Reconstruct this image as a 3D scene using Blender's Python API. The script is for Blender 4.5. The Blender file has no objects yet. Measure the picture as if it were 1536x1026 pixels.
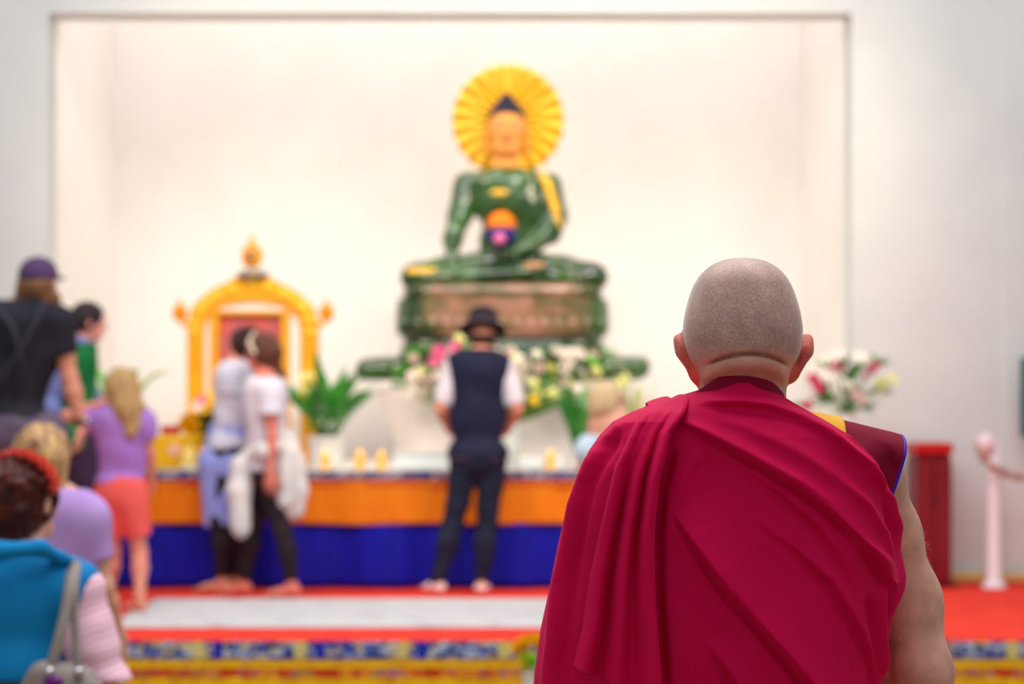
import bpy, math, random
import numpy as np
from mathutils import Vector, Matrix
random.seed(7); RNG = np.random.default_rng(7)
SC = bpy.context.scene
COL = SC.collection
FPX = 70/36*1536
CAMZ = 1.56; HOR = 600.0
def W(u, v, Y):
    "point of the room at distance Y for a spot measured on the photograph"
    return np.array([(u-768)/FPX*Y, Y, CAMZ-(v-HOR)/FPX*Y])
STG = 0.40     # stage height
# ------------------------------------------------------------------ objects
def tag(o, label=None, cat=None, group=None, kind=None):
    if label: o['label'] = label
    if cat: o['category'] = cat
    if group: o['group'] = group
    if kind: o['kind'] = kind
    return o
def empty(name, loc, label, cat, group=None, rz=0.0):
    o = bpy.data.objects.new(name, None); COL.objects.link(o)
    o.location = tuple(float(c) for c in loc); o.rotation_euler = (0, 0, rz); o.empty_display_size = .1
    tag(o, label, cat, group)
    return o
def link(name, me, mat=None, parent=None, smooth=True):
    "vertices are in room coordinates; a part is moved into its parent's frame"
    o = bpy.data.objects.new(name, me); COL.objects.link(o)
    if mat is not None:
        if not me.materials:
            for m in (mat if isinstance(mat, (list, tuple)) else [mat]): me.materials.append(m)
    if smooth: me.polygons.foreach_set('use_smooth', [True]*len(me.polygons))
    if parent is not None:
        o.parent = parent
        p = parent; M = Matrix.Identity(4)
        while p is not None:
            M = Matrix.LocRotScale(p.location, p.rotation_euler, p.scale) @ M
            p = p.parent
        me.transform(M.inverted())
    return o
def mesh(name, V, F, smooth=True):
    me = bpy.data.meshes.new(name)
    V = np.asarray(V, dtype=np.float32)
    if isinstance(F, np.ndarray):
        n = F.shape[1]
        me.vertices.add(len(V)); me.vertices.foreach_set('co', V.ravel())
        me.loops.add(F.size); me.loops.foreach_set('vertex_index', F.astype(np.int32).ravel())
        me.polygons.add(len(F)); me.polygons.foreach_set('loop_start', np.arange(0, F.size, n, dtype=np.int32))
        me.update(calc_edges=True); me.validate()
    else:
        me.from_pydata([tuple(map(float, v)) for v in V], [], [tuple(int(i) for i in f) for f in F]); me.update()
    return me
class MB:
    "collects simple shapes into one mesh"
    def __init__(s): s.V = []; s.F = []; s.U = []
    def raw(s, V, F):
        n = len(s.V); s.V += [tuple(map(float, v)) for v in V]; s.F += [tuple(i+n for i in f) for f in F]; return s
    def box(s, c, d, bev=0.0, M=None):
        x, y, z = d[0]/2, d[1]/2, d[2]/2; b = min(bev, x*.9, y*.9, z*.9)
        if b <= 0:
            V = [(i*x, j*y, k*z) for i in (-1, 1) for j in (-1, 1) for k in (-1, 1)]
            F = [(0,1,3,2), (4,6,7,5), (0,4,5,1), (2,3,7,6), (0,2,6,4), (1,5,7,3)]
        else:
            V = []; F = []
            for i in (-1, 1):
                for j in (-1, 1):
                    for k in (-1, 1):
                        V += [(i*x, j*(y-b), k*(z-b)), (i*(x-b), j*y, k*(z-b)), (i*(x-b), j*(y-b), k*z)]
            def id(i, j, k, a): return ((0 if i < 0 else 4)+(0 if j < 0 else 2)+(0 if k < 0 else 1))*3+a
            for i in (-1, 1): F.append((id(i,-1,-1,0), id(i,1,-1,0), id(i,1,1,0), id(i,-1,1,0)))
            for j in (-1, 1): F.append((id(-1,j,-1,1), id(1,j,-1,1), id(1,j,1,1), id(-1,j,1,1)))
            for k in (-1, 1): F.append((id(-1,-1,k,2), id(1,-1,k,2), id(1,1,k,2), id(-1,1,k,2)))
            for i in (-1, 1):
                for j in (-1, 1): F.append((id(i,j,-1,0), id(i,j,1,0), id(i,j,1,1), id(i,j,-1,1)))
                for k in (-1, 1): F.append((id(i,-1,k,0), id(i,1,k,0), id(i,1,k,2), id(i,-1,k,2)))
            for j in (-1, 1):
                for k in (-1, 1): F.append((id(-1,j,k,1), id(1,j,k,1), id(1,j,k,2), id(-1,j,k,2)))
            for i in (-1, 1):
                for j in (-1, 1):
                    for k in (-1, 1): F.append((id(i,j,k,0), id(i,j,k,1), id(i,j,k,2)))
        if M is not None: V = [tuple(M @ Vector(v)) for v in V]
        return s.raw([(v[0]+c[0], v[1]+c[1], v[2]+c[2]) for v in V], F)
    def lathe(s, c, prof, n=24, wob=0, lob=0):
        V = []; F = []
        for (r, z) in prof:
            for k in range(n):
                a = 2*math.pi*k/n; rr = r*(1+wob*math.cos(lob*a))
                V.append((c[0]+rr*math.cos(a), c[1]+rr*math.sin(a), c[2]+z))
        m = len(prof)
        for i in range(m-1):
            for k in range(n):
                F.append((i*n+k, i*n+(k+1) % n, (i+1)*n+(k+1) % n, (i+1)*n+k))
        F.append(tuple(range(n))[::-1]); F.append(tuple((m-1)*n+k for k in range(n)))
        return s.raw(V, F)
    def tube(s, pts, r, n=8):
        pts = [Vector([float(q) for q in p]) for p in pts]; rs = r if isinstance(r, (list, tuple)) else [r]*len(pts)
        V = []; F = []; up = Vector((.13, .21, .97))
        for i, p in enumerate(pts):
            t = (pts[min(i+1, len(pts)-1)]-pts[max(i-1, 0)]).normalized()
            a = t.cross(up)
            if a.length < .1: a = t.cross(Vector((1, 0, 0)))
            a.normalize(); b = t.cross(a)
            for k in range(n):
                q = 2*math.pi*k/n; V.append(tuple(p+(a*math.cos(q)+b*math.sin(q))*rs[i]))
        for i in range(len(pts)-1):
            for k in range(n): F.append((i*n+k, i*n+(k+1) % n, (i+1)*n+(k+1) % n, (i+1)*n+k))
        F.append(tuple(range(n))[::-1]); F.append(tuple((len(pts)-1)*n+k for k in range(n)))
        return s.raw(V, F)
    def ball(s, c, r, n=12, m=8):
        r = r if hasattr(r, '__len__') else (r, r, r); V = [(c[0], c[1], c[2]-r[2])]; F = []
        for i in range(1, m):
            a = -math.pi/2+math.pi*i/m
            for k in range(n):
                b = 2*math.pi*k/n; V.append((c[0]+r[0]*math.cos(a)*math.cos(b), c[1]+r[1]*math.cos(a)*math.sin(b), c[2]+r[2]*math.sin(a)))
        V.append((c[0], c[1], c[2]+r[2])); T = len(V)-1
        for k in range(n):
            F.append((0, 1+(k+1) % n, 1+k)); F.append((T, 1+(m-2)*n+k, 1+(m-2)*n+(k+1) % n))
            for i in range(m-2): F.append((1+i*n+k, 1+i*n+(k+1) % n, 1+(i+1)*n+(k+1) % n, 1+(i+1)*n+k))
        return s.raw(V, F)
    def prism(s, P, y0, y1):
        "outline P of (x,z) pairs given real thickness between y0 and y1"
        n = len(P); V = [(x, y0, z) for x, z in P]+[(x, y1, z) for x, z in P]
        F = [tuple(range(n)), tuple(range(n, 2*n))[::-1]]+[(i, i+n, (i+1) % n+n, (i+1) % n) for i in range(n)]
        return s.raw(V, F)
    def build(s, name, mat, parent=None, smooth=True):
        me = mesh(name, s.V, s.F)
        o = link(name, me, mat, parent, smooth)
        return o
def fixn(o):
    import bmesh
    b = bmesh.new(); b.from_mesh(o.data); bmesh.ops.recalc_face_normals(b, faces=b.faces); b.to_mesh(o.data); b.free(); return o
def autosmooth(o, ang=.6):
    me = o.data; import bmesh
    b = bmesh.new(); b.from_mesh(me); bmesh.ops.recalc_face_normals(b, faces=b.faces)
    for e in b.edges:
        if len(e.link_faces) == 2 and e.calc_face_angle(0) > ang: e.smooth = False
    b.to_mesh(me); b.free(); return o
def grid_mesh(name, P, closed_u=False):
    "P[rows, cols, 3]"
    R, C_, _ = P.shape
    i = np.arange(R-1)[:, None]; j = np.arange(C_ if closed_u else C_-1)[None, :]
    j2 = (j+1) % C_
    F = np.stack([i*C_+j, i*C_+j2, (i+1)*C_+j2, (i+1)*C_+j], -1).reshape(-1, 4)
    return mesh(name, P.reshape(-1, 3), F)
# ------------------------------------------------------------------ implicit surfaces
def npa(*a): return np.array(a, dtype=float)
def nrm(v): v = np.asarray(v, float); return v/(np.linalg.norm(v)+1e-12)
def frame(f, up=(0, 0, 1)):
    "columns: right, forward, up for a facing direction f"
    f = nrm(f); r = nrm(np.cross(f, up)); u = np.cross(r, f)
    return np.stack([r, f, u], 1)
class Shape:
    def __init__(s): s.P = []; s.post = []
    def cap(s, a, b, ra, rb=None, k=.02, sub=False, flat=False, flat0=False, g=0.0):
        a = np.asarray(a, float); b = np.asarray(b, float); rb = ra if rb is None else rb; ra += g; rb += g
        ab = b-a; L2 = max(float(ab @ ab), 1e-9); L = math.sqrt(L2)
        def fn(X, Y, Z):
            px, py, pz = X-a[0], Y-a[1], Z-a[2]
            tt = (px*ab[0]+py*ab[1]+pz*ab[2])/L2; t = np.clip(tt, 0, 1)
            d = np.sqrt((px-t*ab[0])**2+(py-t*ab[1])**2+(pz-t*ab[2])**2)-(ra+(rb-ra)*t)
            if flat: d = np.maximum(d, (tt-1)*L)
            if flat0: d = np.maximum(d, -tt*L)
            return d
        m = max(ra, rb); s.P.append((fn, np.minimum(a, b)-m, np.maximum(a, b)+m, k, sub)); return s
    def chain(s, pts, rs, k=.015, **kw):
        for i in range(len(pts)-1): s.cap(pts[i], pts[i+1], rs[i], rs[i+1], k=k, **kw)
        return s
    def ell(s, c, r, R=None, k=.02, sub=False, g=0.0, pw=2.0):
        c = np.asarray(c, float); r = np.asarray(r, float)+g; R = np.eye(3) if R is None else R
        def fn(X, Y, Z):
            px, py, pz = X-c[0], Y-c[1], Z-c[2]
            q = [np.abs(px*R[0, i]+py*R[1, i]+pz*R[2, i])/r[i] for i in range(3)]
            if pw != 2.0:
                k0 = (q[0]**pw+q[1]**pw+q[2]**pw)**(1/pw); return (k0-1)*float(r.min())
            k0 = np.sqrt(q[0]**2+q[1]**2+q[2]**2)
            k1 = np.sqrt((q[0]/r[0])**2+(q[1]/r[1])**2+(q[2]/r[2])**2)+1e-9
            return k0*(k0-1)/k1
        ext = np.abs(R) @ r
        s.P.append((fn, c-ext, c+ext, k, sub)); return s
    def clip(s, n, p):
        "keep the side the normal points away from"
        n = nrm(n); p = np.asarray(p, float)
        s.P.append((lambda X, Y, Z: (X-p[0])*n[0]+(Y-p[1])*n[1]+(Z-p[2])*n[2], None, None, 0, 'clip')); return s
    def build(s, name, h, fine=(), mat=None, parent=None, wr=None, subd=0, paint=None, base=None, smooth_it=0):
        los = [p[1] for p in s.P if p[1] is not None and not p[4]]; his = [p[2] for p in s.P if p[2] is not None and not p[4]]
        lo = np.min(los, 0)-3*h-.01; hi = np.max(his, 0)+3*h+.01
        ax = []
        for i in range(3):
            pts = [lo[i]]; 
            while pts[-1] < hi[i]:
                st = h
                for (fl, fh, fs) in fine:
                    if fl[i] is None or fl[i]-.02 <= pts[-1] <= fh[i]+.02: st = min(st, fs)
                pts.append(pts[-1]+st)
            ax.append(np.array(pts))
        D = np.full([len(a) for a in ax], 1.0, dtype=np.float32)
        for fn, l, h_, k, mode in s.P:
            if l is None:
                X, Y, Z = ax[0][:, None, None], ax[1][None, :, None], ax[2][None, None, :]
                D = np.maximum(D, fn(X, Y, Z).astype(np.float32)); continue
            mg = k+2.5*h; sl = []
            for i in range(3):
                a = max(0, np.searchsorted(ax[i], l[i]-mg)-1); b = min(len(ax[i]), np.searchsorted(ax[i], h_[i]+mg)+1); sl.append(slice(a, b))
            sl = tuple(sl)
            if min(D[sl].shape) == 0: continue
            d = fn(ax[0][sl[0]][:, None, None], ax[1][sl[1]][None, :, None], ax[2][sl[2]][None, None, :]).astype(np.float32)
            cur = D[sl]; kk = max(k, 1e-5)
            if mode is True:
                hh = np.maximum(kk-np.abs(cur+d), 0)/kk; D[sl] = np.maximum(cur, -d)+hh*hh*kk*.25
            else:
                hh = np.maximum(kk-np.abs(cur-d), 0)/kk; D[sl] = np.minimum(cur, d)-hh*hh*kk*.25
        if wr is not None:
            D = D+wr(ax[0][:, None, None], ax[1][None, :, None], ax[2][None, None, :]).astype(np.float32)
        V, F = nets(D, ax)
        if smooth_it:
            V = relax(V, F, smooth_it)
        me = mesh(name, V, F)
        if paint is not None or base is not None:
            c = np.ones((len(V), 4), np.float32); c[:, :3] = base if base is not None else (1, 1, 1)
            for pf in (paint or []):
                m, colr = pf(V); m = np.clip(m, 0, 1)[:, None]; c[:, :3] = c[:, :3]*(1-m)+np.asarray(colr)[None, :]*m
            at = me.color_attributes.new('tint', 'FLOAT_COLOR', 'POINT'); at.data.foreach_set('color', c.ravel())
        o = link(name, me, mat, parent)
        if subd:
            md = o.modifiers.new('sub', 'SUBSURF'); md.levels = subd; md.render_levels = subd
        return o
def nets(D, ax):
    S = D < 0
    nx, ny, nz = D.shape
    c = np.zeros((nx-1, ny-1, nz-1), np.int8)
    for i in (0, 1):
        for j in (0, 1):
            for k in (0, 1): c += S[i:nx-1+i, j:ny-1+j, k:nz-1+k]
    act = np.argwhere((c > 0) & (c < 8))
    idx = -np.ones(c.shape, np.int32); idx[act[:, 0], act[:, 1], act[:, 2]] = np.arange(len(act))
    acc = np.zeros((len(act), 3)); cnt = np.zeros(len(act))
    I, J, K = act.T
    cr = [(a, b) for a in range(8) for b in range(8) if a < b and bin(a ^ b).count('1') == 1]
    def co(q): return (I+(q & 1), J+((q >> 1) & 1), K+((q >> 2) & 1))
    for a, b in cr:
        A, B = co(a), co(b); da, db = D[A].astype(float), D[B].astype(float); m = (da < 0) != (db < 0)
        t = np.where(m, da/(da-db+1e-12), 0)
        for x in range(3):
            pa, pb = ax[x][A[x]], ax[x][B[x]]; acc[:, x] += np.where(m, pa+(pb-pa)*t, 0)
        cnt += m
    V = acc/np.maximum(cnt, 1)[:, None]
    F = []
    for x in range(3):
        sa = [slice(None)]*3; sb = [slice(None)]*3; sa[x] = slice(0, -1); sb[x] = slice(1, None)
        d = S[tuple(sa)] != S[tuple(sb)]
        y, z = (x+1) % 3, (x+2) % 3
        e = np.argwhere(d); e = e[(e[:, y] > 0) & (e[:, z] > 0) & (e[:, y] < D.shape[y]-1) & (e[:, z] < D.shape[z]-1)]
        ins = S[e[:, 0], e[:, 1], e[:, 2]]
        q = []
        for dy, dz in ((-1, -1), (0, -1), (0, 0), (-1, 0)):
            g = e.copy(); g[:, y] += dy; g[:, z] += dz; q.append(idx[g[:, 0], g[:, 1], g[:, 2]])
        q = np.stack(q, 1); q[~ins] = q[~ins][:, ::-1]; F.append(q)
    F = np.concatenate(F); F = F[(F >= 0).all(1)]
    return V, F
def relax(V, F, it):
    E = np.concatenate([F[:, [0, 1]], F[:, [1, 2]], F[:, [2, 3]], F[:, [3, 0]]]); E = np.concatenate([E, E[:, ::-1]])
    for q in range(it):
        for lam in (.5, -.52):
            s = np.zeros_like(V); n = np.zeros(len(V)); np.add.at(s, E[:, 0], V[E[:, 1]]); np.add.at(n, E[:, 0], 1)
            V = V+lam*(s/np.maximum(n, 1)[:, None]-V)
    return V
def wrinkle(amp, fx=30, fz=12, seed=0):
    r = random.Random(seed); a, b, c, d = [r.uniform(0, 6.28) for _ in range(4)]
    def f(X, Y, Z):
        w = np.sin(Z*fz*.7+a)*1.3+np.sin((X+Y)*fx*.21+b)
        return amp*(np.sin(X*fx+Y*fx*.6+w*1.5+c)*.6+np.sin(Z*fz*1.6+X*fx*.35-Y*fx*.3+w+d)*.5)
    return f
# ------------------------------------------------------------------ materials
def lin(c):
    c = [x/255 for x in c]; return tuple(((x+.055)/1.055)**2.4 if x > .04045 else x/12.92 for x in c)
def newmat(name):
    m = bpy.data.materials.new(name); m.use_nodes = True; nt = m.node_tree; b = nt.nodes['Principled BSDF']; return m, nt, b
def N(nt, t, **kw):
    n = nt.nodes.new(t)
    for k, v in kw.items():
        if k in n.inputs: n.inputs[k].default_value = v
        else: setattr(n, k, v)
    return n
def L(nt, a, b): nt.links.new(a, b)
def mat(name, rgb, rough=.6, rgb2=None, scale=8, detail=3, bump=0, bscale=60, metal=0, stretch=(1, 1, 1), sheen=0, sss=0, coat=0, attr=None, spec=.22, lohi=(.35, .65), emit=0, alpha=1, trans=0, weave=0, bdist=.002):
    m, nt, b = newmat(name)
    b.inputs['Base Color'].default_value = (*lin(rgb), 1); b.inputs['Roughness'].default_value = rough
    b.inputs['Metallic'].default_value = metal; b.inputs['Specular IOR Level'].default_value = spec
    tc = N(nt, 'ShaderNodeTexCoord'); mp = N(nt, 'ShaderNodeMapping'); mp.inputs['Scale'].default_value = stretch
    L(nt, tc.outputs['Object'], mp.inputs['Vector'])
    src = None
    if rgb2 is not None:
        n = N(nt, 'ShaderNodeTexNoise', Scale=scale, Detail=detail); L(nt, mp.outputs[0], n.inputs['Vector'])
        r = N(nt, 'ShaderNodeValToRGB'); r.color_ramp.elements[0].position = lohi[0]; r.color_ramp.elements[1].position = lohi[1]
        r.color_ramp.elements[0].color = (*lin(rgb), 1); r.color_ramp.elements[1].color = (*lin(rgb2), 1)
        L(nt, n.outputs[0], r.inputs[0]); src = r.outputs[0]
    if attr:
        a = N(nt, 'ShaderNodeAttribute', attribute_name=attr)
        if src is None: src = a.outputs['Color']
        else:
            x = N(nt, 'ShaderNodeMix', data_type='RGBA', blend_type='MULTIPLY'); x.inputs[0].default_value = 1
            L(nt, src, x.inputs[6]); L(nt, a.outputs['Color'], x.inputs[7]); src = x.outputs[2]
    if src is not None: L(nt, src, b.inputs['Base Color'])
    if bump:
        n2 = N(nt, 'ShaderNodeTexNoise', Scale=bscale, Detail=3); L(nt, mp.outputs[0], n2.inputs['Vector'])
        bp = N(nt, 'ShaderNodeBump', Strength=bump, Distance=bdist); L(nt, n2.outputs[0], bp.inputs['Height']); L(nt, bp.outputs[0], b.inputs['Normal'])
    if sheen: b.inputs['Sheen Weight'].default_value = sheen; b.inputs['Sheen Roughness'].default_value = .4
    if sss:
        b.inputs['Subsurface Weight'].default_value = sss; b.inputs['Subsurface Radius'].default_value = (.012, .004, .002); b.inputs['Subsurface Scale'].default_value = 1.0
    if coat: b.inputs['Coat Weight'].default_value = coat; b.inputs['Coat Roughness'].default_value = .05
    if emit: b.inputs['Emission Color'].default_value = (*lin(rgb), 1); b.inputs['Emission Strength'].default_value = emit
    if trans: b.inputs['Transmission Weight'].default_value = trans
    return m
MM = {}
def M_(key, *a, **k):
    if key not in MM: MM[key] = mat(key, *a, **k)
    return MM[key]
# ------------------------------------------------------------------ people
def rotv(v, ax, a):
    ax = nrm(ax); v = np.asarray(v, float)
    return v*math.cos(a)+np.cross(ax, v)*math.sin(a)+ax*(ax @ v)*(1-math.cos(a))
def add_head(S, c, f, tilt=0.0, sc=1.0, neck=None, g=0.0, nr=.052, ears=True):
    "c centre of the skull, f facing direction, tilt > 0 looks down"
    R = frame(f); ax = R[:, 0]
    fw = rotv(R[:, 1], ax, -tilt); up = rotv(R[:, 2], ax, -tilt); R = np.stack([ax, fw, up], 1)
    p = lambda x, y, z: c+(R @ npa(x, y, z))*sc
    if neck is not None: S.cap(p(0, -.012, -.045), neck, nr*sc, nr*1.06*sc, k=.02)
    S.ell(p(0, -.008, .015), npa(.075, .096, .088)*sc, R, k=.02)
    S.ell(p(0, .03, -.05), npa(.056, .058, .062)*sc, R, k=.03)
    S.cap(p(-.022, .068, -.088), p(.022, .068, -.088), .019*sc, k=.025)       # chin
    S.cap(p(0, .088, .005), p(0, .104, -.026), .007*sc, .012*sc, k=.012)       # nose
    S.cap(p(-.013, .094, -.030), p(.013, .094, -.030), .007*sc, k=.008)
    S.cap(p(-.018, .083, -.055), p(.018, .083, -.055), .007*sc, k=.006)        # lips
    S.cap(p(-.013, .082, -.066), p(.013, .082, -.066), .007*sc, k=.006)
    for s in (-1, 1):
        S.ell(p(s*.031, .090, .003), npa(.014, .009, .008)*sc, R, k=.012, sub=True)
        S.ell(p(s*.030, .078, .003), npa(.013, .012, .009)*sc, R, k=.004)
        S.cap(p(s*.018, .088, .019), p(s*.045, .080, .018), .005*sc, k=.012)
        S.ell(p(s*.045, .060, -.025), npa(.017, .018, .015)*sc, R, k=.02)
        if ears:
            S.ell(p(s*.079, -.004, -.010), npa(.008, .018, .031)*sc, R, k=.008)
            S.ell(p(s*.086, .000, -.008), npa(.005, .010, .018)*sc, R, k=.004, sub=True)
    return R, p
def face_paint(p, sc=1.0, eye=(.09, .05, .03), lip=(.45, .12, .10), brow=(.10, .06, .04)):
    def sp(c, r, col):
        r = np.asarray(r)*sc
        def f(V):
            q = np.linalg.norm((V-c[None, :])/r[None, :], axis=1); return np.clip(1.6-q*1.1, 0, 1), col
        return f
    L_ = []
    for s in (-1, 1):
        L_.append(sp(p(s*.030, .089, .003), (.012, .012, .005), (.8, .76, .72)))
        L_.append(sp(p(s*.030, .090, .003), (.005, .010, .005), eye))
        L_.append(sp(p(s*.022, .092, .021), (.009, .009, .004), brow)); L_.append(sp(p(s*.038, .088, .021), (.010, .010, .004), brow))
    L_.append(sp(p(0, .090, -.056), (.019, .012, .007), lip)); L_.append(sp(p(0, .089, -.066), (.015, .012, .006), lip))
    return L_
def add_hand(S, wr, d, n, side, sc=1.0, curl=.35, spread=.10):
    "d: direction wrist to fingers, n: back-of-hand normal, side +1: thumb on the cross(d, n) side"
    d = nrm(d); n = nrm(np.asarray(n)-d*(np.asarray(n) @ d)); t = np.cross(d, n)*side
    Q = np.stack([t, d, n], 1)
    S.ell(wr+d*.045*sc, npa(.040, .050, .015)*sc, Q, k=.015)
    S.cap(wr-d*.01*sc, wr+d*.03*sc, .024*sc, .022*sc, k=.02)
    for i, (off, ln, r) in enumerate(((.030, .072, .0085), (.010, .080, .009), (-.011, .075, .0085), (-.031, .058, .0075))):
        b = wr+d*(.080-abs(off-.005)*.25)*sc+t*off*sc; a = off/.03*spread; cur = curl*(1+.12*i)
        dd = rotv(d, n, -a*side if side > 0 else a); dd = nrm(d+t*off/.03*spread)
        ax = np.cross(dd, n); q = b
        for j, fr in enumerate((.45, .31, .24)):
            dd2 = rotv(dd, ax, -cur*(j+.5)); e = q+dd2*ln*fr*sc; S.cap(q, e, r*sc*(1-.09*j), r*sc*(.92-.09*j), k=.003); q = e
    b = wr+d*.022*sc+t*.028*sc; q = b; dd = nrm(d*.75+t*.62-n*.25)
    for j, (ln, r) in enumerate(((.040, .0115), (.030, .0095), (.022, .0085))):
        e = q+dd*ln*sc; S.cap(q, e, r*sc, r*.9*sc, k=.006); q = e; dd = nrm(dd+d*.35-n*.1)
def add_foot(S, an, f, sc=1.0, shoe=False, g=0.0, z0=None):
    f = npa(f[0], f[1], 0); f = nrm(f); r = np.cross(f, (0, 0, 1)); z0 = an[2]-.075*sc if z0 is None else z0
    P = lambda a, b, c: npa(an[0], an[1], z0)+f*a*sc+r*b*sc+npa(0, 0, c*sc)
    Q = np.stack([r, f, npa(0, 0, 1)], 1)
    S.cap(an, P(-.02, 0, .04), .034*sc+g, .030*sc+g, k=.02)
    S.ell(P(-.025, 0, .030), npa(.032, .036, .030)*sc+g, Q, k=.02)
    S.ell(P(.045, 0, .030), npa(.034, .075, .030)*sc+g, Q, k=.03)
    S.ell(P(.105, 0, .020), npa(.043, .050, .020)*sc+g, Q, k=.02)
    if not shoe:
        for i, o in enumerate((-.03, -.014, .002, .017, .030)):
            S.cap(P(.135, o, .013), P(.168-abs(o+.03)*.35 if i else .172, o*1.05, .012), (.012 if i == 0 else .0085)*sc, (.012 if i == 0 else .008)*sc, k=.006)
def add_torso(S, J, R, sc=1.0, g=0.0, w=1.0, dpt=1.0, k=.05, belly=0.0, hipw=1.0):
    "J: neck, chest, waist, pelvis, sh (two), hip (two)"
    ne, ch, wa, pe = J['neck'], J['chest'], J['waist'], J['pelvis']
    S.ell(ch, npa(.160*w, .112*dpt, .19)*sc, R, k=k, g=g)
    S.ell(ch+R @ npa(0, -.01, .085)*sc, npa(.165*w, .090*dpt, .095)*sc, R, k=k, g=g)
    S.ell(wa, npa(.137*w, .098*dpt+belly, .15)*sc, R, k=k, g=g)
    S.ell(pe, npa(.160*w*hipw, .112*dpt, .115)*sc, R, k=k, g=g)
    S.ell(pe+R @ npa(0, -.035, -.02)*sc, npa(.135*w*hipw, .095*dpt, .10)*sc, R, k=k, g=g)
    for s in (0, 1): S.cap(J['neck']-npa(0, 0, .03)*sc, J['sh'][s], .056*sc, .052*sc*w, k=.04, g=g)
def add_arm(S, J, s, sc=1.0, g=0.0, upto=2.0, fat=1.0, flat=True, k=.02):
    a, e, w = J['sh'][s], J['el'][s], J['wr'][s]
    if upto <= 1.0:
        S.cap(a, a+(e-a)*upto, .050*sc*fat, .044*sc*fat, k=k, g=g, flat=flat)
    else:
        S.cap(a, e, .050*sc*fat, .038*sc*fat, k=k, g=g)
        S.cap(a+(e-a)*.45, a+(e-a)*.6, .046*sc*fat, .044*sc*fat, k=.03, g=g)
        t = upto-1.0; m = e+(w-e)*min(.3, t)
        S.cap(e, m, .038*sc*fat, .041*sc*fat, k=k, g=g)
        if t > .3: S.cap(m, e+(w-e)*t, .041*sc*fat, (.041-(.041-.026)*((t-.3)/.7))*sc*fat, k=k, g=g, flat=flat and t < .99)
def add_leg(S, J, s, sc=1.0, g=0.0, upto=2.0, fr=0.0, fat=1.0, flat=True, k=.03, gk=None):
    h, n, a = J['hip'][s], J['kn'][s], J['an'][s]
    if upto <= 1.0:
        S.cap(h+(n-h)*fr, h+(n-h)*upto, .088*sc*fat, (.088-.033*upto)*sc*fat, k=k, g=g, flat=flat, flat0=fr > 0)
    else:
        S.cap(h, n, .088*sc*fat, .055*sc*fat, k=k, g=g)
        t = upto-1.0; b = J['bf']; m = n+(a-n)*.32-nrm(b)*.012*sc
        S.cap(n, m, .052*sc*fat, .056*sc*fat, k=k, g=g)
        S.cap(m, n+(a-n)*t, .056*sc*fat, (.036+(1-t)*.02)*sc*fat, k=k, g=g if gk is None else gk, flat=flat and t < .99)
def joints(Y, bf, neck, chest, waist, pelvis, sh, hip, el, wr, kn, an):
    "each spot is (u, v, dy) measured on the photograph, dy metres beyond distance Y"
    q = lambda t: W(t[0], t[1], Y)+npa(0, t[2] if len(t) > 2 else 0, 0)
    return dict(neck=q(neck), chest=q(chest), waist=q(waist), pelvis=q(pelvis), sh=[q(t) for t in sh], hip=[q(t) for t in hip],
                el=[q(t) for t in el], wr=[q(t) for t in wr], kn=[q(t) for t in kn], an=[q(t) for t in an], bf=nrm(bf))
def standing(x, y, z0, H, yaw, lean=0.0, legs=((.0, 0), (.0, 0)), arms=None, shw=1.0):
    """joint set of a standing figure of height H on floor z0; yaw 0 faces away (+Y). legs: (forward, sideways) shift of each ankle.
    arms: two ((forward, side, up) of elbow, (forward, side, up) of wrist) offsets from the shoulder, in units of H"""
    s = H/1.70; f = npa(-math.sin(yaw), math.cos(yaw), 0); r = npa(math.cos(yaw), math.sin(yaw), 0); o = npa(x, y, z0)
    P = lambda a, b, c: o+f*a*s+r*b*s+npa(0, 0, c*s)
    arms = arms or (((0, -.04, -.27), (.06, -.05, -.50)), ((0, .04, -.27), (.06, .05, -.50)))
    J = dict(neck=P(lean*.55-.02, 0, 1.45), chest=P(lean*.4, 0, 1.27), waist=P(lean*.15, 0, 1.08), pelvis=P(0, 0, .93),
             sh=[P(lean*.45-.01, -.165*shw, 1.39), P(lean*.45-.01, .165*shw, 1.39)], hip=[P(0, -.085, .90), P(0, .085, .90)], bf=f, s=s, f=f, r=r)
    J['el'] = [J['sh'][i]+(f*arms[i][0][0]+r*arms[i][0][1]+npa(0, 0, arms[i][0][2]))*s for i in (0, 1)]
    J['wr'] = [J['sh'][i]+(f*arms[i][1][0]+r*arms[i][1][1]+npa(0, 0, arms[i][1][2]))*s for i in (0, 1)]
    J['an'] = [P(legs[0][0], -.09+legs[0][1], .085+(legs[0][2] if len(legs[0]) > 2 else 0)), P(legs[1][0], .09+legs[1][1], .085+(legs[1][2] if len(legs[1]) > 2 else 0))]
    J['kn'] = [(J['hip'][i]*.47+J['an'][i]*.53)+f*.03*s for i in (0, 1)]
    return J
SK = lambda: M_('skin', (255, 255, 255), .5, attr='tint', bump=.15, bscale=120, sss=.12)
def skin_body(name, S, J, base, par, h=.011, paint=None, fine=()):
    return S.build(name, h, fine=fine, mat=SK(), parent=par, base=lin(base), paint=paint, smooth_it=1)
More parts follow.
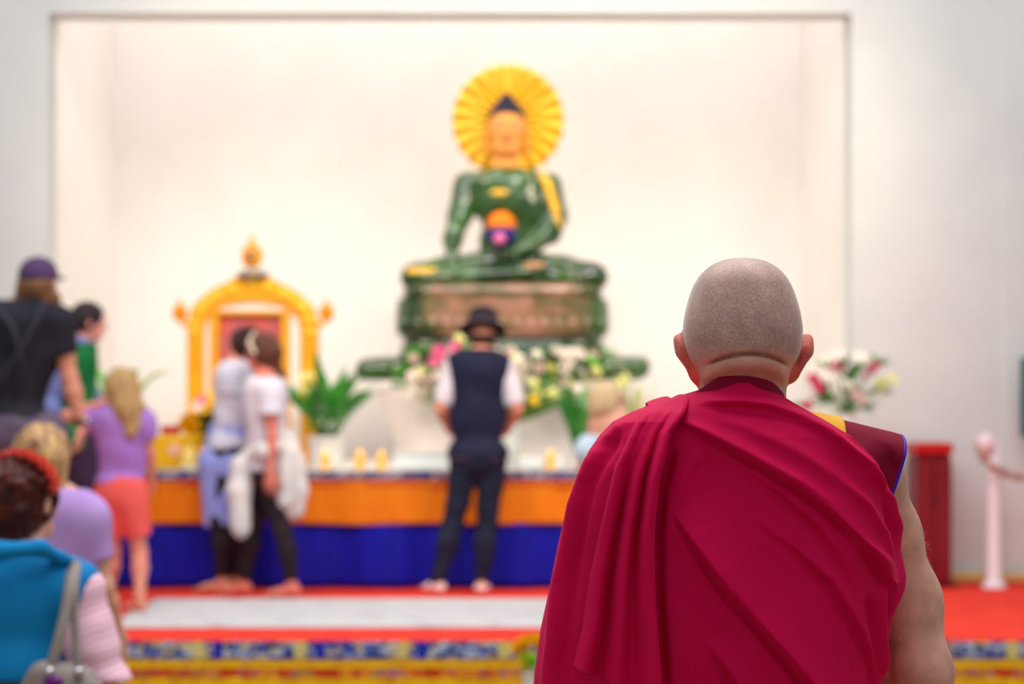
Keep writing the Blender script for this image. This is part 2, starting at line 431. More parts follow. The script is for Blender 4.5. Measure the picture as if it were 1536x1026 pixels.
# ------------------------------------------------------------------ the room
def structure(o): o['kind'] = 'structure'; return o
YF = 12.62    # front face of the wall piers
YB = 14.75    # back of the altar recess
def slab(name, x0, x1, y0, y1, z0, z1, m):
    return structure(MB().box(((x0+x1)/2, (y0+y1)/2, (z0+z1)/2), (x1-x0, y1-y0, z1-z0)).build(name, m, smooth=False))
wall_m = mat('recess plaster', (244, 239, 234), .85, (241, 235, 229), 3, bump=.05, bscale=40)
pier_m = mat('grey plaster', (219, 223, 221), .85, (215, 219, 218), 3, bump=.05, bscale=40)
floor_m = mat('timber floor', (150, 120, 92), .45, (128, 98, 74), 6, stretch=(1, 12, 1), bump=.1)
slab('floor', -9, 9, -4, 16, -.10, 0, floor_m)
xl = W(72, 0, YF)[0]; xr = W(1277, 0, YF)[0]
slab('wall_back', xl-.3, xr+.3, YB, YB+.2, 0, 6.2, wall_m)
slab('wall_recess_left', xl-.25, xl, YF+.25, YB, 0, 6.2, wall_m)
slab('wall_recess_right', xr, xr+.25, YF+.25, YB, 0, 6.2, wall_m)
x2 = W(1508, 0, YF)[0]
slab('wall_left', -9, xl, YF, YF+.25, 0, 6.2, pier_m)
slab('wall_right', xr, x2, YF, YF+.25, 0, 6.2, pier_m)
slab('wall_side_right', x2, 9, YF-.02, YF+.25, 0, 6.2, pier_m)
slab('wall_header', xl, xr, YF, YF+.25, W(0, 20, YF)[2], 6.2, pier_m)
slab('ceiling_recess', xl-.3, xr+.3, YF, YB+.2, 6.2, 6.3, wall_m)
slab('baseboard_right', xr, x2, YF-.03, YF, STG, STG+.07, mat('wood skirting', (190, 150, 96), .5))
# stage ------------------------------------------------------------
YS = 9.62; XS0 = -5.2; XS1 = 5.0
st = empty('stage', (0, 11, 0), 'low stage platform running across the room, covered in carpet', 'stage')
MB().box(((XS0+XS1)/2, (YS+YF)/2-.01, STG/2-.01), (XS1-XS0, YF-YS-.06, STG-.03)).build('platform', mat('stage board', (120, 90, 70), .7), st, False)
MB().box((-.38, (YF+YB)/2, STG/2-.01), (4.6, YB-YF-.05, STG-.03)).build('platform', MM.get('x', mat('stage board dark', (118, 88, 68), .7)), st, False)
carpet_m = mat('red carpet', (248, 66, 48), .95, (236, 54, 40), 5, bump=.4, bscale=400)
def sheet(name, x0, x1, y0, y1, z, t, m, par=None, amp=.0, nx=60, ny=24):
    xs = np.linspace(x0, x1, nx); ys = np.linspace(y0, y1, ny); X, Y = np.meshgrid(xs, ys)
    Z = z+amp*(np.sin(X*3+Y*2)*.5+np.sin(Y*6-X*1.7)*.5)
    o = link(name, grid_mesh(name, np.stack([X, Y, Z], -1)), m, par); md = o.modifiers.new('thick', 'SOLIDIFY'); md.thickness = t; md.offset = -1
    return o
c = sheet('stage_carpet', XS0, XS1, YS-.02, YF-.035, STG+.004, .01, carpet_m)
tag(c, 'plain bright red carpet covering the whole stage floor', 'carpet')
rug_m, nt, b = newmat('patterned pale rug'); b.inputs['Roughness'].default_value = .95
tc = N(nt, 'ShaderNodeTexCoord'); n1 = N(nt, 'ShaderNodeTexNoise', Scale=3.2, Detail=5); n2 = N(nt, 'ShaderNodeTexVoronoi', Scale=5.0); mp = N(nt, 'ShaderNodeMapping'); mp.inputs['Scale'].default_value = (1, 2.2, 1)
L(nt, tc.outputs['Object'], mp.inputs[0]); L(nt, mp.outputs[0], n1.inputs['Vector']); L(nt, mp.outputs[0], n2.inputs['Vector'])
r1 = N(nt, 'ShaderNodeValToRGB'); e = r1.color_ramp.elements; e[0].position = .40; e[0].color = (*lin((138, 142, 148)), 1); e[1].position = .52; e[1].color = (*lin((206, 204, 206)), 1)
e2 = r1.color_ramp.elements.new(.66); e2.color = (*lin((216, 150, 148)), 1)
L(nt, n1.outputs[0], r1.inputs[0]); mx = N(nt, 'ShaderNodeMix', data_type='RGBA'); mx.inputs[7].default_value = (*lin((216, 214, 216)), 1)
rr = N(nt, 'ShaderNodeValToRGB'); rr.color_ramp.elements[0].position = .1; rr.color_ramp.elements[1].position = .4; L(nt, n2.outputs['Distance'], rr.inputs[0]); L(nt, rr.outputs[0], mx.inputs[0]); L(nt, r1.outputs[0], mx.inputs[6]); L(nt, mx.outputs[2], b.inputs['Base Color'])
rug = sheet('rug', -2.06, 1.5, 10.06, 11.5, STG+.016, .009, rug_m)
tag(rug, 'long white and grey patterned rug lying on the red stage carpet', 'rug')
# brocade materials -------------------------------------------------
def brocade(name, ground, figs, scale=16, period=None, patch=None):
    m, nt, b = newmat(name); b.inputs['Roughness'].default_value = .6; b.inputs['Specular IOR Level'].default_value = .2
    tc = N(nt, 'ShaderNodeTexCoord'); cur = None
    base = N(nt, 'ShaderNodeRGB'); base.outputs[0].default_value = (*lin(ground), 1); cur = base.outputs[0]
    for i, (colr, sc_, thr) in enumerate(figs):
        mp = N(nt, 'ShaderNodeMapping'); mp.inputs['Location'].default_value = (i*7.3, i*3.1, i*1.7); mp.inputs['Scale'].default_value = (1, 1, 1.4); L(nt, tc.outputs['Object'], mp.inputs[0])
        n = N(nt, 'ShaderNodeTexNoise', Scale=scale*sc_, Detail=1.5, Distortion=1.2); L(nt, mp.outputs[0], n.inputs['Vector'])
        r = N(nt, 'ShaderNodeValToRGB'); r.color_ramp.interpolation = 'LINEAR'; r.color_ramp.elements[0].position = thr; r.color_ramp.elements[1].position = thr+.03; L(nt, n.outputs[0], r.inputs[0])
        x = N(nt, 'ShaderNodeMix', data_type='RGBA'); L(nt, r.outputs[0], x.inputs[0]); L(nt, cur, x.inputs[6]); x.inputs[7].default_value = (*lin(colr), 1); cur = x.outputs[2]
    if period:
        sx = N(nt, 'ShaderNodeSeparateXYZ'); L(nt, tc.outputs['Object'], sx.inputs[0])
        for (off, wid, colr) in patch:
            a = N(nt, 'ShaderNodeMath', operation='ADD'); a.inputs[1].default_value = off+50*period; L(nt, sx.outputs[0], a.inputs[0])
            mo = N(nt, 'ShaderNodeMath', operation='MODULO'); mo.inputs[1].default_value = period; L(nt, a.outputs[0], mo.inputs[0])
            lt = N(nt, 'ShaderNodeMath', operation='LESS_THAN'); lt.inputs[1].default_value = wid; L(nt, mo.outputs[0], lt.inputs[0])
            x = N(nt, 'ShaderNodeMix', data_type='RGBA'); L(nt, lt.outputs[0], x.inputs[0]); L(nt, cur, x.inputs[6]); x.inputs[7].default_value = (*lin(colr), 1); cur = x.outputs[2]
    L(nt, cur, b.inputs['Base Color']); return m
bro_blue = brocade('blue brocade', (28, 52, 160), [((176, 190, 214), 1, .47), ((30, 50, 120), 1.7, .50), ((214, 186, 90), 1.3, .58)], 13, .49, [(.07, .06, (206, 190, 120)), (-.03, .05, (22, 40, 165))])
bro_yel = mat('yellow brocade', (250, 196, 20), .5, (232, 164, 20), 16)
bro_mix = brocade('red flowered brocade', (240, 150, 40), [((214, 40, 34), .9, .48), ((190, 110, 140), 1.2, .56), ((110, 140, 90), 1.5, .62)], 14, .49, [(-.06, .09, (206, 26, 26))])
bro_dk = brocade('navy brocade', (52, 58, 120), [((190, 180, 190), 1.3, .54), ((170, 120, 70), 1.6, .60)], 18)
orange_m = mat('orange satin', (240, 134, 8), .5, (228, 118, 8), 12, stretch=(3, 3, .4))
orange_red = mat('orange red binding', (226, 96, 34), .5, (236, 130, 30), 10)
blue_m = mat('royal blue cotton', (16, 18, 178), .6, (10, 12, 140), 6, stretch=(4, 4, .5))
white_m = mat('white linen', (246, 243, 238), .7, bump=.1, bscale=200)
def drape(name, x0, x1, y, z0, z1, m, par, amp=.01, freq=20, nx=700, nz=14, seed=0, flare=0.0, hem=0.0, gather=0.3, thick=.003):
    r = random.Random(seed); ph = [r.uniform(0, 6.28) for _ in range(6)]
    xs = np.linspace(x0, x1, nx); t = np.linspace(0, 1, nz); X, T = np.meshgrid(xs, t)
    wv = np.sin(X*freq+1.2*np.sin(X*freq*.31+ph[0])+ph[1])*.6+np.sin(X*freq*.53+ph[2]+1.5*np.sin(X*1.7+ph[5]))*.5+np.sin(X*freq*1.9+ph[3]+T*1.5)*.2
    Yv = y-amp*(1+gather*0+wv)*(gather+(1-gather)*T)-flare*T
    Z = z1+(z0-z1)*T+hem*T*np.sin(X*freq*.5+ph[4])
    o = link(name, grid_mesh(name, np.stack([X, Yv, Z], -1)), m, par); md = o.modifiers.new('thick', 'SOLIDIFY'); md.thickness = thick; return o
sv = empty('stage_valance', (0, YS-.03, STG), 'brocade valance in blue, yellow and red bands hanging down the stage front', 'valance')
drape('blue_band', XS0, XS1, YS-.030, STG-.088, STG-.004, bro_blue, sv, .003, 14, seed=3)
drape('yellow_band', XS0, XS1, YS-.026, STG-.135, STG-.075, bro_yel, sv, .003, 14, seed=3)
drape('flowered_band', XS0, XS1, YS-.022, STG-.172, STG-.125, bro_mix, sv, .003, 14, seed=3)
drape('pleated_skirt', XS0, XS1, YS-.016, .01, STG-.16, bro_yel, sv, .006, 55, nx=1600, seed=4, gather=.5)
# altar table --------------------------------------------------------
YT = 12.24; TX0 = -2.62; TX1 = 1.80; TZ = STG+.725; YT1 = 14.3
at = empty('altar_table', (0, 13, STG), 'long altar table under white, orange and blue cloth on the stage', 'table')
tb = MB().box(((TX0+TX1)/2, (YT+YT1)/2, TZ-.03), (TX1-TX0, YT1-YT, .04), .005).build('tabletop', mat('plywood', (170, 130, 90), .6), at, False)
for x in (TX0+.15, (TX0+TX1)/2, TX1-.15):
    for y in (YT+.1, YT1-.1): MB().box((x, y, (STG+TZ)/2-.02), (.06, .06, TZ-STG-.05), .004).build('leg', M_('dark wood', (80, 50, 30), .5), at, False)
ac = empty('altar_cloth', (0, YT, TZ), 'layered altar cloth with navy brocade edge, orange valance and royal blue skirt', 'cloth')
sheet('white_cover', TX0-.01, TX1+.01, YT-.03, YT1, TZ+.002, .006, white_m, ac)
drape('brocade_edge', TX0-.01, TX1+.01, YT-.060, TZ-.052, TZ+.004, bro_dk, ac, .003, 12, seed=5)
drape('red_binding', TX0-.01, TX1+.01, YT-.052, TZ-.090, TZ-.045, orange_red, ac, .004, 12, seed=5)
drape('orange_valance', TX0-.01, TX1+.01, YT-.042, TZ-.325, TZ-.070, orange_m, ac, .014, 17, nx=900, seed=6, gather=.3, hem=.004)
drape('blue_skirt', TX0-.01, TX1+.01, YT-.018, STG+.012, TZ-.07, blue_m, ac, .030, 13, nx=900, seed=8, gather=.35)
# white pedestal under the statue ---------------------------------------
ped = empty('pedestal', (W(757, 0, 13.3)[0], 13.45, TZ), 'flared white draped pedestal carrying the jade statue on the altar', 'pedestal')
px0 = W(757, 0, 13.45)[0]
n = 120; prof = []
rows = []
for (v, hw, dp) in ((699, 165, .52), (690, 166, .52), (675, 165, .52), (640, 174, .525), (605, 188, .53), (582, 194, .535), (574, 194, .535), (572, 190, .53)):
    z = W(0, v, 13.0)[2]; z = max(z, TZ+.012); hwm = hw/FPX*13.1; r_ = []
    for k in range(n):
        a = 2*math.pi*k/n; ca, sa = math.cos(a), math.sin(a); wv = 1+.008*math.sin(a*24)+.006*math.sin(a*11+1)
        r_.append((px0+hwm*abs(ca)**.6*np.sign(ca)*wv, 13.57+dp*abs(sa)**.6*np.sign(sa)*wv, z))
    rows.append(r_)
Pg = np.array(rows); me = grid_mesh('drape', Pg, True)
link('drape', me, mat('pinkish white satin', (250, 240, 236), .6, (244, 232, 230), 5), ped)
capf = MB(); capf.raw(Pg[-1], [tuple(range(n))]); capf.build('top', M_('satin top', (250, 240, 236), .6), ped, False)
# ------------------------------------------------------------------ jade statue
Yb = 13.45
bud = empty('buddha_statue', W(757, 528, Yb), 'seated green jade buddha with golden face and gold sunburst halo on a carved jade throne', 'statue')
Q = lambda u, v, dy=0.0: W(u, v, Yb)+npa(0, dy, 0)
PX = Yb/FPX
def jade(name, tan=0.0):
    m, nt, b = newmat(name); tc = N(nt, 'ShaderNodeTexCoord')
    n = N(nt, 'ShaderNodeTexNoise', Scale=4.5, Detail=5, Distortion=.6); L(nt, tc.outputs['Object'], n.inputs['Vector'])
    r = N(nt, 'ShaderNodeValToRGB'); e = r.color_ramp.elements; e[0].position = .35; e[0].color = (*lin((20, 50, 16)), 1); e[1].position = .68; e[1].color = (*lin((58, 100, 38)), 1)
    L(nt, n.outputs[0], r.inputs[0]); src = r.outputs[0]
    if tan:  # warm reflections in the polished throne front, painted in as tan colour
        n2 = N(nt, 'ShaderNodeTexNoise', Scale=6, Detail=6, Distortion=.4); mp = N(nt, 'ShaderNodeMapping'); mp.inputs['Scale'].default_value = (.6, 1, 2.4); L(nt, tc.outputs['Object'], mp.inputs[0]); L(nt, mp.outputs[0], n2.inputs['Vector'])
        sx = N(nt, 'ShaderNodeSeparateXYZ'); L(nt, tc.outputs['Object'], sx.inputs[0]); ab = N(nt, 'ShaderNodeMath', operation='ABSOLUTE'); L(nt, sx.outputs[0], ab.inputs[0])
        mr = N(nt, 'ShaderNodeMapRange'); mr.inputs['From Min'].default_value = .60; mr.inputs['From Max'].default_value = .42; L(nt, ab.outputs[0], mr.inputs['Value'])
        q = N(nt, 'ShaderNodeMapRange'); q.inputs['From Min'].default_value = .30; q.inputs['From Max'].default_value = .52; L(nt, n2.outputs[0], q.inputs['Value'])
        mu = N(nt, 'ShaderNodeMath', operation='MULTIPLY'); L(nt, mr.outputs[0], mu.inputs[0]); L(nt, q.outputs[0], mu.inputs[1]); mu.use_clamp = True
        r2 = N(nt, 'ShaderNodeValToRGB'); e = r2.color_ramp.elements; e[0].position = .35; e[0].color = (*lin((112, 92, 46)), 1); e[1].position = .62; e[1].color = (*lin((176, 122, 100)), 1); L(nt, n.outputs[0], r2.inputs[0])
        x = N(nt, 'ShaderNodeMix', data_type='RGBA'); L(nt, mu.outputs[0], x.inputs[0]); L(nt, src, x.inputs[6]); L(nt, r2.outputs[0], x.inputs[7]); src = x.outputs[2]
    L(nt, src, b.inputs['Base Color']); b.inputs['Roughness'].default_value = .16; b.inputs['Specular IOR Level'].default_value = .6
    b.inputs['Coat Weight'].default_value = .4; b.inputs['Coat Roughness'].default_value = .04; return m
jade_m = jade('polished jade'); jade_t = jade('jade with painted reflections', 1)
gold_m = mat('gilding', (250, 184, 20), .45, (255, 204, 50), 9, spec=.5)
gskin = mat('gilded face', (255, 255, 255), .45, attr='tint')
hair_b = mat('dark blue lacquer curls', (30, 26, 50), .6, bump=1, bscale=60, bdist=.01)
# body
S = Shape()
I3 = np.eye(3)
S.ell(Q(762, 300), npa(.25, .15, .22), k=.05); S.ell(Q(786, 318), npa(.19, .14, .24), k=.05); S.ell(Q(762, 272, .0), npa(.30, .13, .085), k=.06); S.ell(Q(762, 362), npa(.20, .15, .16), k=.06)
S.ell(Q(757, 408, .02), npa(.40, .26, .10), k=.06)
# viewer's left arm reaches down over the knee
S.chain([Q(700, 278), Q(690, 325, -.05), Q(680, 362, -.16), Q(679, 384, -.24)], [.092, .080, .064, .046], k=.04)
S.ell(Q(677, 398, -.27), npa(.046, .035, .05), k=.03)
for i, o in enumerate((-9, -3, 3, 9)): S.cap(Q(677+o, 402, -.27), Q(678+o*1.1, 424-abs(o-1)*.5, -.285), .0155, .012, k=.012)
S.cap(Q(688, 396, -.26), Q(695, 412, -.28), .015, .012, k=.012)
# viewer's right arm bent, hand in the lap
S.chain([Q(824, 278), Q(834, 325, -.03), Q(826, 352, -.08), Q(795, 374, -.22), Q(765, 384, -.27)], [.086, .074, .066, .052, .036], k=.04)
S.ell(Q(752, 383, -.28), npa(.075, .045, .026), k=.03)
for i, o in enumerate((-6, -2, 2, 6)): S.cap(Q(745, 383+o*.5, -.30-o*.004), Q(722, 381+o*.6, -.29-o*.006), .014, .011, k=.01)
S.cap(Q(748, 378, -.30), Q(742, 370, -.31), .013, .011, k=.01)
# crossed legs
S.chain([Q(735, 408, -.06), Q(665, 412, -.12), Q(630, 416, -.16), Q(622, 417, -.18)], [.15, .105, .085, .083], k=.05)
S.chain([Q(782, 408, -.06), Q(845, 410, -.12), Q(885, 416, -.16), Q(890, 417, -.18)], [.15, .105, .085, .083], k=.05)
S.chain([Q(620, 420, -.18), Q(700, 420, -.30), Q(780, 414, -.32), Q(815, 408, -.30)], [.070, .068, .055, .045], k=.035)
S.chain([Q(893, 420, -.18), Q(830, 421, -.28), Q(760, 426, -.26)], [.070, .066, .05], k=.035)
S.ell(Q(825, 404, -.31), npa(.075, .035, .028), k=.02)
# robe hem lines across chest and legs
S.chain([Q(800, 262, -.115), Q(775, 285, -.155), Q(748, 305, -.165), Q(715, 330, -.15)], [.010]*4, k=.012)
S.chain([Q(818, 262, -.06), Q(840, 300, -.10), Q(846, 345, -.12)], [.010]*3, k=.012)
for v in (402, 430): S.chain([Q(650, v, -.215), Q(760, v+2, -.34), Q(860, v, -.24)], [.008]*3, k=.012)
S.cap(Q(757, 262), Q(757, 236), .085, .066, k=.05)
S.build('body', .012, mat=jade_m, parent=bud, smooth_it=2)
# head
S = Shape(); hc = Q(760, 193, -.02)
Rb, pb = add_head(S, hc, (0, -1, 0), tilt=.05, sc=1.68, neck=Q(759, 250, 0), nr=.052, ears=False)
for s in (-1, 1):
    S.ell(pb(s*.083, -.004, -.035), npa(.014, .03, .075), Rb, k=.01); S.ell(pb(s*.085, .0, -.085), npa(.015, .022, .030), Rb, k=.02)
    S.ell(pb(s*.040, .078, .004), npa(.030, .02, .010), Rb, k=.01)
    S.cap(pb(s*.012, .091, .022), pb(s*.052, .072, .028), .007, k=.012)
for z in (-.085, -.10): S.chain([pb(-.05, .03, z), pb(0, .065, z-.008), pb(.05, .03, z)], [.012]*3, k=.01)
S.ell(Q(759, 250, -.02), npa(.10, .08, .035), k=.03)
S.build('head', .009, mat=gskin, parent=bud, base=lin((236, 160, 78)), paint=face_paint(pb, 1.68, eye=(.25, .12, .04), lip=(.55, .10, .06), brow=(.35, .14, .05)), smooth_it=1)
S = Shape(); S.ell(pb(0, -.010, .016), npa(.138, .172, .160), Rb); S.ell(pb(0, -.01, .100), npa(.064, .064, .052), Rb, k=.03); S.ell(pb(0, -.01, .126), npa(.032, .032, .03), Rb, k=.015)
S.clip(Rb[:, 1]*.28-Rb[:, 2]*.96, pb(0, .06, .048))
S.build('hair_curls', .010, mat=hair_b, parent=bud, wr=lambda X, Y, Z: .004*np.sin(X*190)*np.sin(Y*190)*np.sin(Z*190))
# halo : pleated gold fan with a folded rim
hcx, hcz = Q(762, 175)[0], Q(762, 175)[2]; HR = 87*PX; n = 88; rad = [0, .12, .22, .30, HR*.93, HR]
V = []
for ri, r in enumerate(rad):
    for k in range(n):
        a = 2*math.pi*k/n; pl = (k % 4)/4; zig = abs(pl-.5)*2*.055*(r/HR); sc_ = 1-.035*abs(math.sin(a*11))*(r > .3)
        V.append((hcx+r*sc_*math.cos(a), Yb+.16+zig, hcz+r*sc_*math.sin(a)))
me = grid_mesh('halo', np.array(V).reshape(len(rad), n, 3), True)
o = link('halo', me, mat('gold leaf fan', (252, 190, 14), .30, (252, 206, 60), 3.0, lohi=(.40, .60), spec=.6, metal=.35), bud, smooth=False); md = o.modifiers.new('t', 'SOLIDIFY'); md.thickness = .012
# highlights on arm and knees, built as gold-coloured shapes
def bandtube(name, pts, rs, m): MB().tube(pts, rs, 10).build(name, m, bud)
S = Shape(); S.chain([Q(812, 264, -.065), Q(822, 282, -.085), Q(832, 315, -.098), Q(838, 343, -.103)], [.026, .030, .028, .020], k=.02); S.build('arm_highlight', .008, mat=gold_m, parent=bud)  # yellow streak of reflected light on the arm, modelled in gold
S = Shape(); S.ell(Q(750, 292, -.150), npa(.065, .012, .022)); S.build('chest_gold_patch', .007, mat=gold_m, parent=bud)  # small gold patch on the chest
S = Shape(); S.chain([Q(617, 411, -.245), Q(655, 411, -.268)], [.024, .022]); S.build('knee_highlight', .008, mat=gold_m, parent=bud)  # golden glints on the legs, modelled as solid shapes
S = Shape(); S.chain([Q(872, 412, -.245), Q(888, 412, -.245)], [.020, .018]); S.build('knee_highlight', .008, mat=gold_m, parent=bud)
S = Shape(); S.cap(Q(788, 404, -.355), Q(812, 402, -.345), .016); S.build('sole_gold_patch', .008, mat=mat('pink gold', (226, 160, 110), .4), parent=bud)  # small pinkish gold patch on the sole
# bowl in the lap
bw = MB(); bc = Q(752, 376, -.30)
bw.lathe(bc, [(.03, 0), (.07, .02), (.095, .06), (.10, .10), (.092, .12)], 24)
bo = bw.build('alms_bowl', mat('deep blue lacquer', (44, 40, 124), .3), bud)
bt = MB().lathe(bc, [(.088, .12), (.094, .14), (.086, .18), (.06, .215), (.02, .235)], 24, .06, 8); bt.build('orange_offering', mat('orange fruit', (250, 128, 16), .5), bo)
MB().ball(bc+npa(-.01, -.10, .05), (.04, .02, .035)).build('pink_jewel', mat('pink enamel', (240, 120, 170), .3), bo)
# throne: stacked rounded jade tiers with petals
def tier(mb_, cx, y, dp, prof, n=160, lob=0, nl=34, pw=.34):
    rows = []
    for (hw, z) in prof:
        r_ = []
        for k in range(n):
            a = 2*math.pi*k/n; ca, sa = math.cos(a), math.sin(a); wv = 1+lob*abs(math.sin(a*nl/2))
            r_.append((cx+hw*abs(ca)**pw*np.sign(ca)*wv, y+(dp+(hw-prof[0][0])*.6)*abs(sa)**.6*np.sign(sa)*wv, z))
        rows.append(r_)
    R_ = len(rows); V = [p for r_ in rows for p in r_]
    F = [(i*n+k, i*n+(k+1) % n, (i+1)*n+(k+1) % n, (i+1)*n+k) for i in range(R_-1) for k in range(n)]
    F.append(tuple(range(n))[::-1]); F.append(tuple((R_-1)*n+k for k in range(n))); mb_.raw(V, F)
zz = lambda v: Q(0, v)[2]
def px(hw): return hw*PX
cx = Q(754, 0)[0]
mb = MB(); tier(mb, cx, Yb-.02, .42, [(px(148), zz(509)), (px(156), zz(503)), (px(158), zz(490)), (px(157), zz(470)), (px(155), zz(452)), (px(148), zz(450))], lob=.012)
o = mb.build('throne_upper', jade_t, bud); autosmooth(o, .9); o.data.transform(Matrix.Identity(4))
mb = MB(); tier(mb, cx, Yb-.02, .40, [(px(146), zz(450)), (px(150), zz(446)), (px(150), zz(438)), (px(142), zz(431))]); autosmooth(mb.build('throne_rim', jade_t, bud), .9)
mb = MB(); tier(mb, cx, Yb-.02, .40, [(px(154), zz(536)), (px(152), zz(528)), (px(150), zz(520)), (px(146), zz(509))], lob=.01); autosmooth(mb.build('throne_lower', jade('sea green jade'), bud), .9)
# petals carved on the throne front
pt = MB()
for k in range(15):
    x = cx+(k-7)*px(20.5); pt.ball((x, Yb-.455, zz(491)), (px(9.2), .03, px(11)), 12, 8)
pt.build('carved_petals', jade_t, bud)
# broad base slab with up-turned ends
S = Shape()
for s in (-1, 1): S.chain([npa(cx+s*.15, Yb-.02, zz(556)), npa(cx+s*px(150), Yb-.02, zz(557)), npa(cx-(.02 if s < 0 else -.02)+s*px(198), Yb-.02, zz(551 if s > 0 else 556))], [.12, .12, .085], k=.05)
S.clip((0, 0, -1), (0, 0, zz(571))); S.clip((0, 0, 1), (0, 0, zz(535)))
S.build('base_slab', .014, mat=jade_m, parent=bud, smooth_it=1)
# ------------------------------------------------------------------ portrait throne on the left of the altar
Yp = 13.1; G = lambda u, v, dy=0.0: W(u, v, Yp)+npa(0, dy, 0)
pf = empty('portrait_shrine', G(378, 705), 'golden arched wooden frame with flame finials around a portrait on the altar', 'picture frame')
gold_p = mat('gold paint', (246, 176, 10), .45, (240, 160, 8), 9, spec=.4)
cxp = G(380, 0)[0]; P_ = Yp/FPX
def arch(hw, vt, vs, n=36, point=0.0):
    "outline from the left foot over the top; vs spring line, vt top"
    zt, zs = G(0, vt)[2], G(0, vs)[2]; pts = []
    for k in range(n+1):
        a = math.pi-math.pi*k/n; c_, s_ = math.cos(a), math.sin(a)
        r = 1+point*math.exp(-((a-math.pi/2)/.30)**2)-.04*math.sin(a*6)**2
        pts.append((cxp+hw*P_*np.sign(c_)*abs(c_)**.75, zs+(zt-zs)*s_**.85*r))
    return pts
z0p = TZ+.005
out = arch(98, 425, 500, point=.22); inn = arch(72, 452, 500)
mb = MB(); n = len(out)
ow = [(out[0][0], z0p)]+out+[(out[-1][0], z0p)]; iw = [(inn[0][0], z0p)]+inn+[(inn[-1][0], z0p)]
V = [(x, Yp-.05, z) for x, z in ow]+[(x, Yp-.05, z) for x, z in iw]+[(x, Yp+.05, z) for x, z in ow]+[(x, Yp+.05, z) for x, z in iw]; m = len(ow); F = []
for i in range(m-1):
    F += [(i, i+1, m+i+1, m+i), (2*m+i, 3*m+i, 3*m+i+1, 2*m+i+1), (i, 2*m+i, 2*m+i+1, i+1), (m+i, m+i+1, 3*m+i+1, 3*m+i)]
mb.raw(V, F); arch_o = autosmooth(mb.build('arch_frame', gold_p, pf), .6)
NSC = 15
for k in range(NSC):       # carved scroll knobs following the arch
    a = k/(NSC-1); i = a*(len(out)-1); p = out[int(i)]; q = inn[int(i)]; f_ = .55
    MB().ball((p[0]*f_+q[0]*(1-f_), Yp-.05, p[1]*f_+q[1]*(1-f_)), (.045, .025, .034), 12, 7).build('carved_scroll', gold_m, pf)
MB().lathe(G(380, 418, -.02), [(.10, 0), (.11, .03), (.08, .05), (.05, .06)], 20).build('finial_socket', mat('blue paint', (96, 120, 150), .5, (190, 150, 80), 20), pf)
def flame(name, c, h, w, m, par):
    S = Shape(); S.ell(c+npa(0, 0, h*.33), npa(w, w*.6, h*.33)); S.cap(c+npa(0, 0, h*.45), c+npa(0, 0, h*.95), w*.62, .006, k=.03)
    for s in (-1, 1): S.cap(c+npa(s*w*.6, 0, h*.15), c+npa(s*w*1.05, 0, h*.48), w*.4, .008, k=.02)
    return S.build(name, .009, mat=m, parent=par)
flame('flame_finial', G(378, 402), .235, .062, mat('orange gold', (246, 150, 14), .45, (250, 176, 30), 9), pf)
MB().ball(G(378, 384, -.05), (.024, .02, .03)).build('jewel', mat('grey jewel', (110, 110, 120), .3), pf)
for u in (270, 490):
    flame('side_flame', G(u, 482), .165, .042, MM.setdefault('og', mat('orange gold side', (246, 150, 14), .45)), pf)
    s = 1 if u > 380 else -1
    MB().tube([G(u, 480), G(u-s*6, 487), G(u-s*16, 486)], [.016, .018, .022]).build('side_bracket', gold_p, pf)
# white mount, gold inner frame, picture
def rectring(u0, u1, v0, v1, tu, tv, dy, th):
    mb = MB(); a, b = G(u0, v1), G(u1, v0)
    x0, x1, zb, zt = a[0], b[0], z0p, b[2]; w_, h_ = tu*P_, tv*P_; y = Yp+dy
    mb.box(((x0+x1)/2, y, zt-h_/2), (x1-x0, th, h_), .008); mb.box((x0+w_/2, y, (zb+zt-h_)/2), (w_, th, zt-h_-zb-.002), .006); mb.box((x1-w_/2, y, (zb+zt-h_)/2), (w_, th, zt-h_-zb-.002), .006); return mb
rectring(300, 452, 452, 452, 20, 18, .0, .05).build('white_mount', white_m, pf, False)
rectring(316, 436, 466, 470, 13, 7, -.02, .05).build('inner_frame', gold_p, pf, False)
pm, nt, b = newmat('faded portrait print'); b.inputs['Roughness'].default_value = .6
tc = N(nt, 'ShaderNodeTexCoord'); n1 = N(nt, 'ShaderNodeTexNoise', Scale=2.2, Detail=2); L(nt, tc.outputs['Object'], n1.inputs['Vector'])
r = N(nt, 'ShaderNodeValToRGB'); e = r.color_ramp.elements; e[0].position = .38; e[0].color = (*lin((150, 100, 124)), 1); e[1].position = .56; e[1].color = (*lin((218, 92, 74)), 1); L(nt, n1.outputs[0], r.inputs[0]); L(nt, r.outputs[0], b.inputs['Base Color'])
a, b_ = G(320, 700), G(432, 470); MB().box(((a[0]+b_[0])/2, Yp+.015, (z0p+b_[2])/2), (b_[0]-a[0], .02, b_[2]-z0p)).build('picture', pm, pf, False)
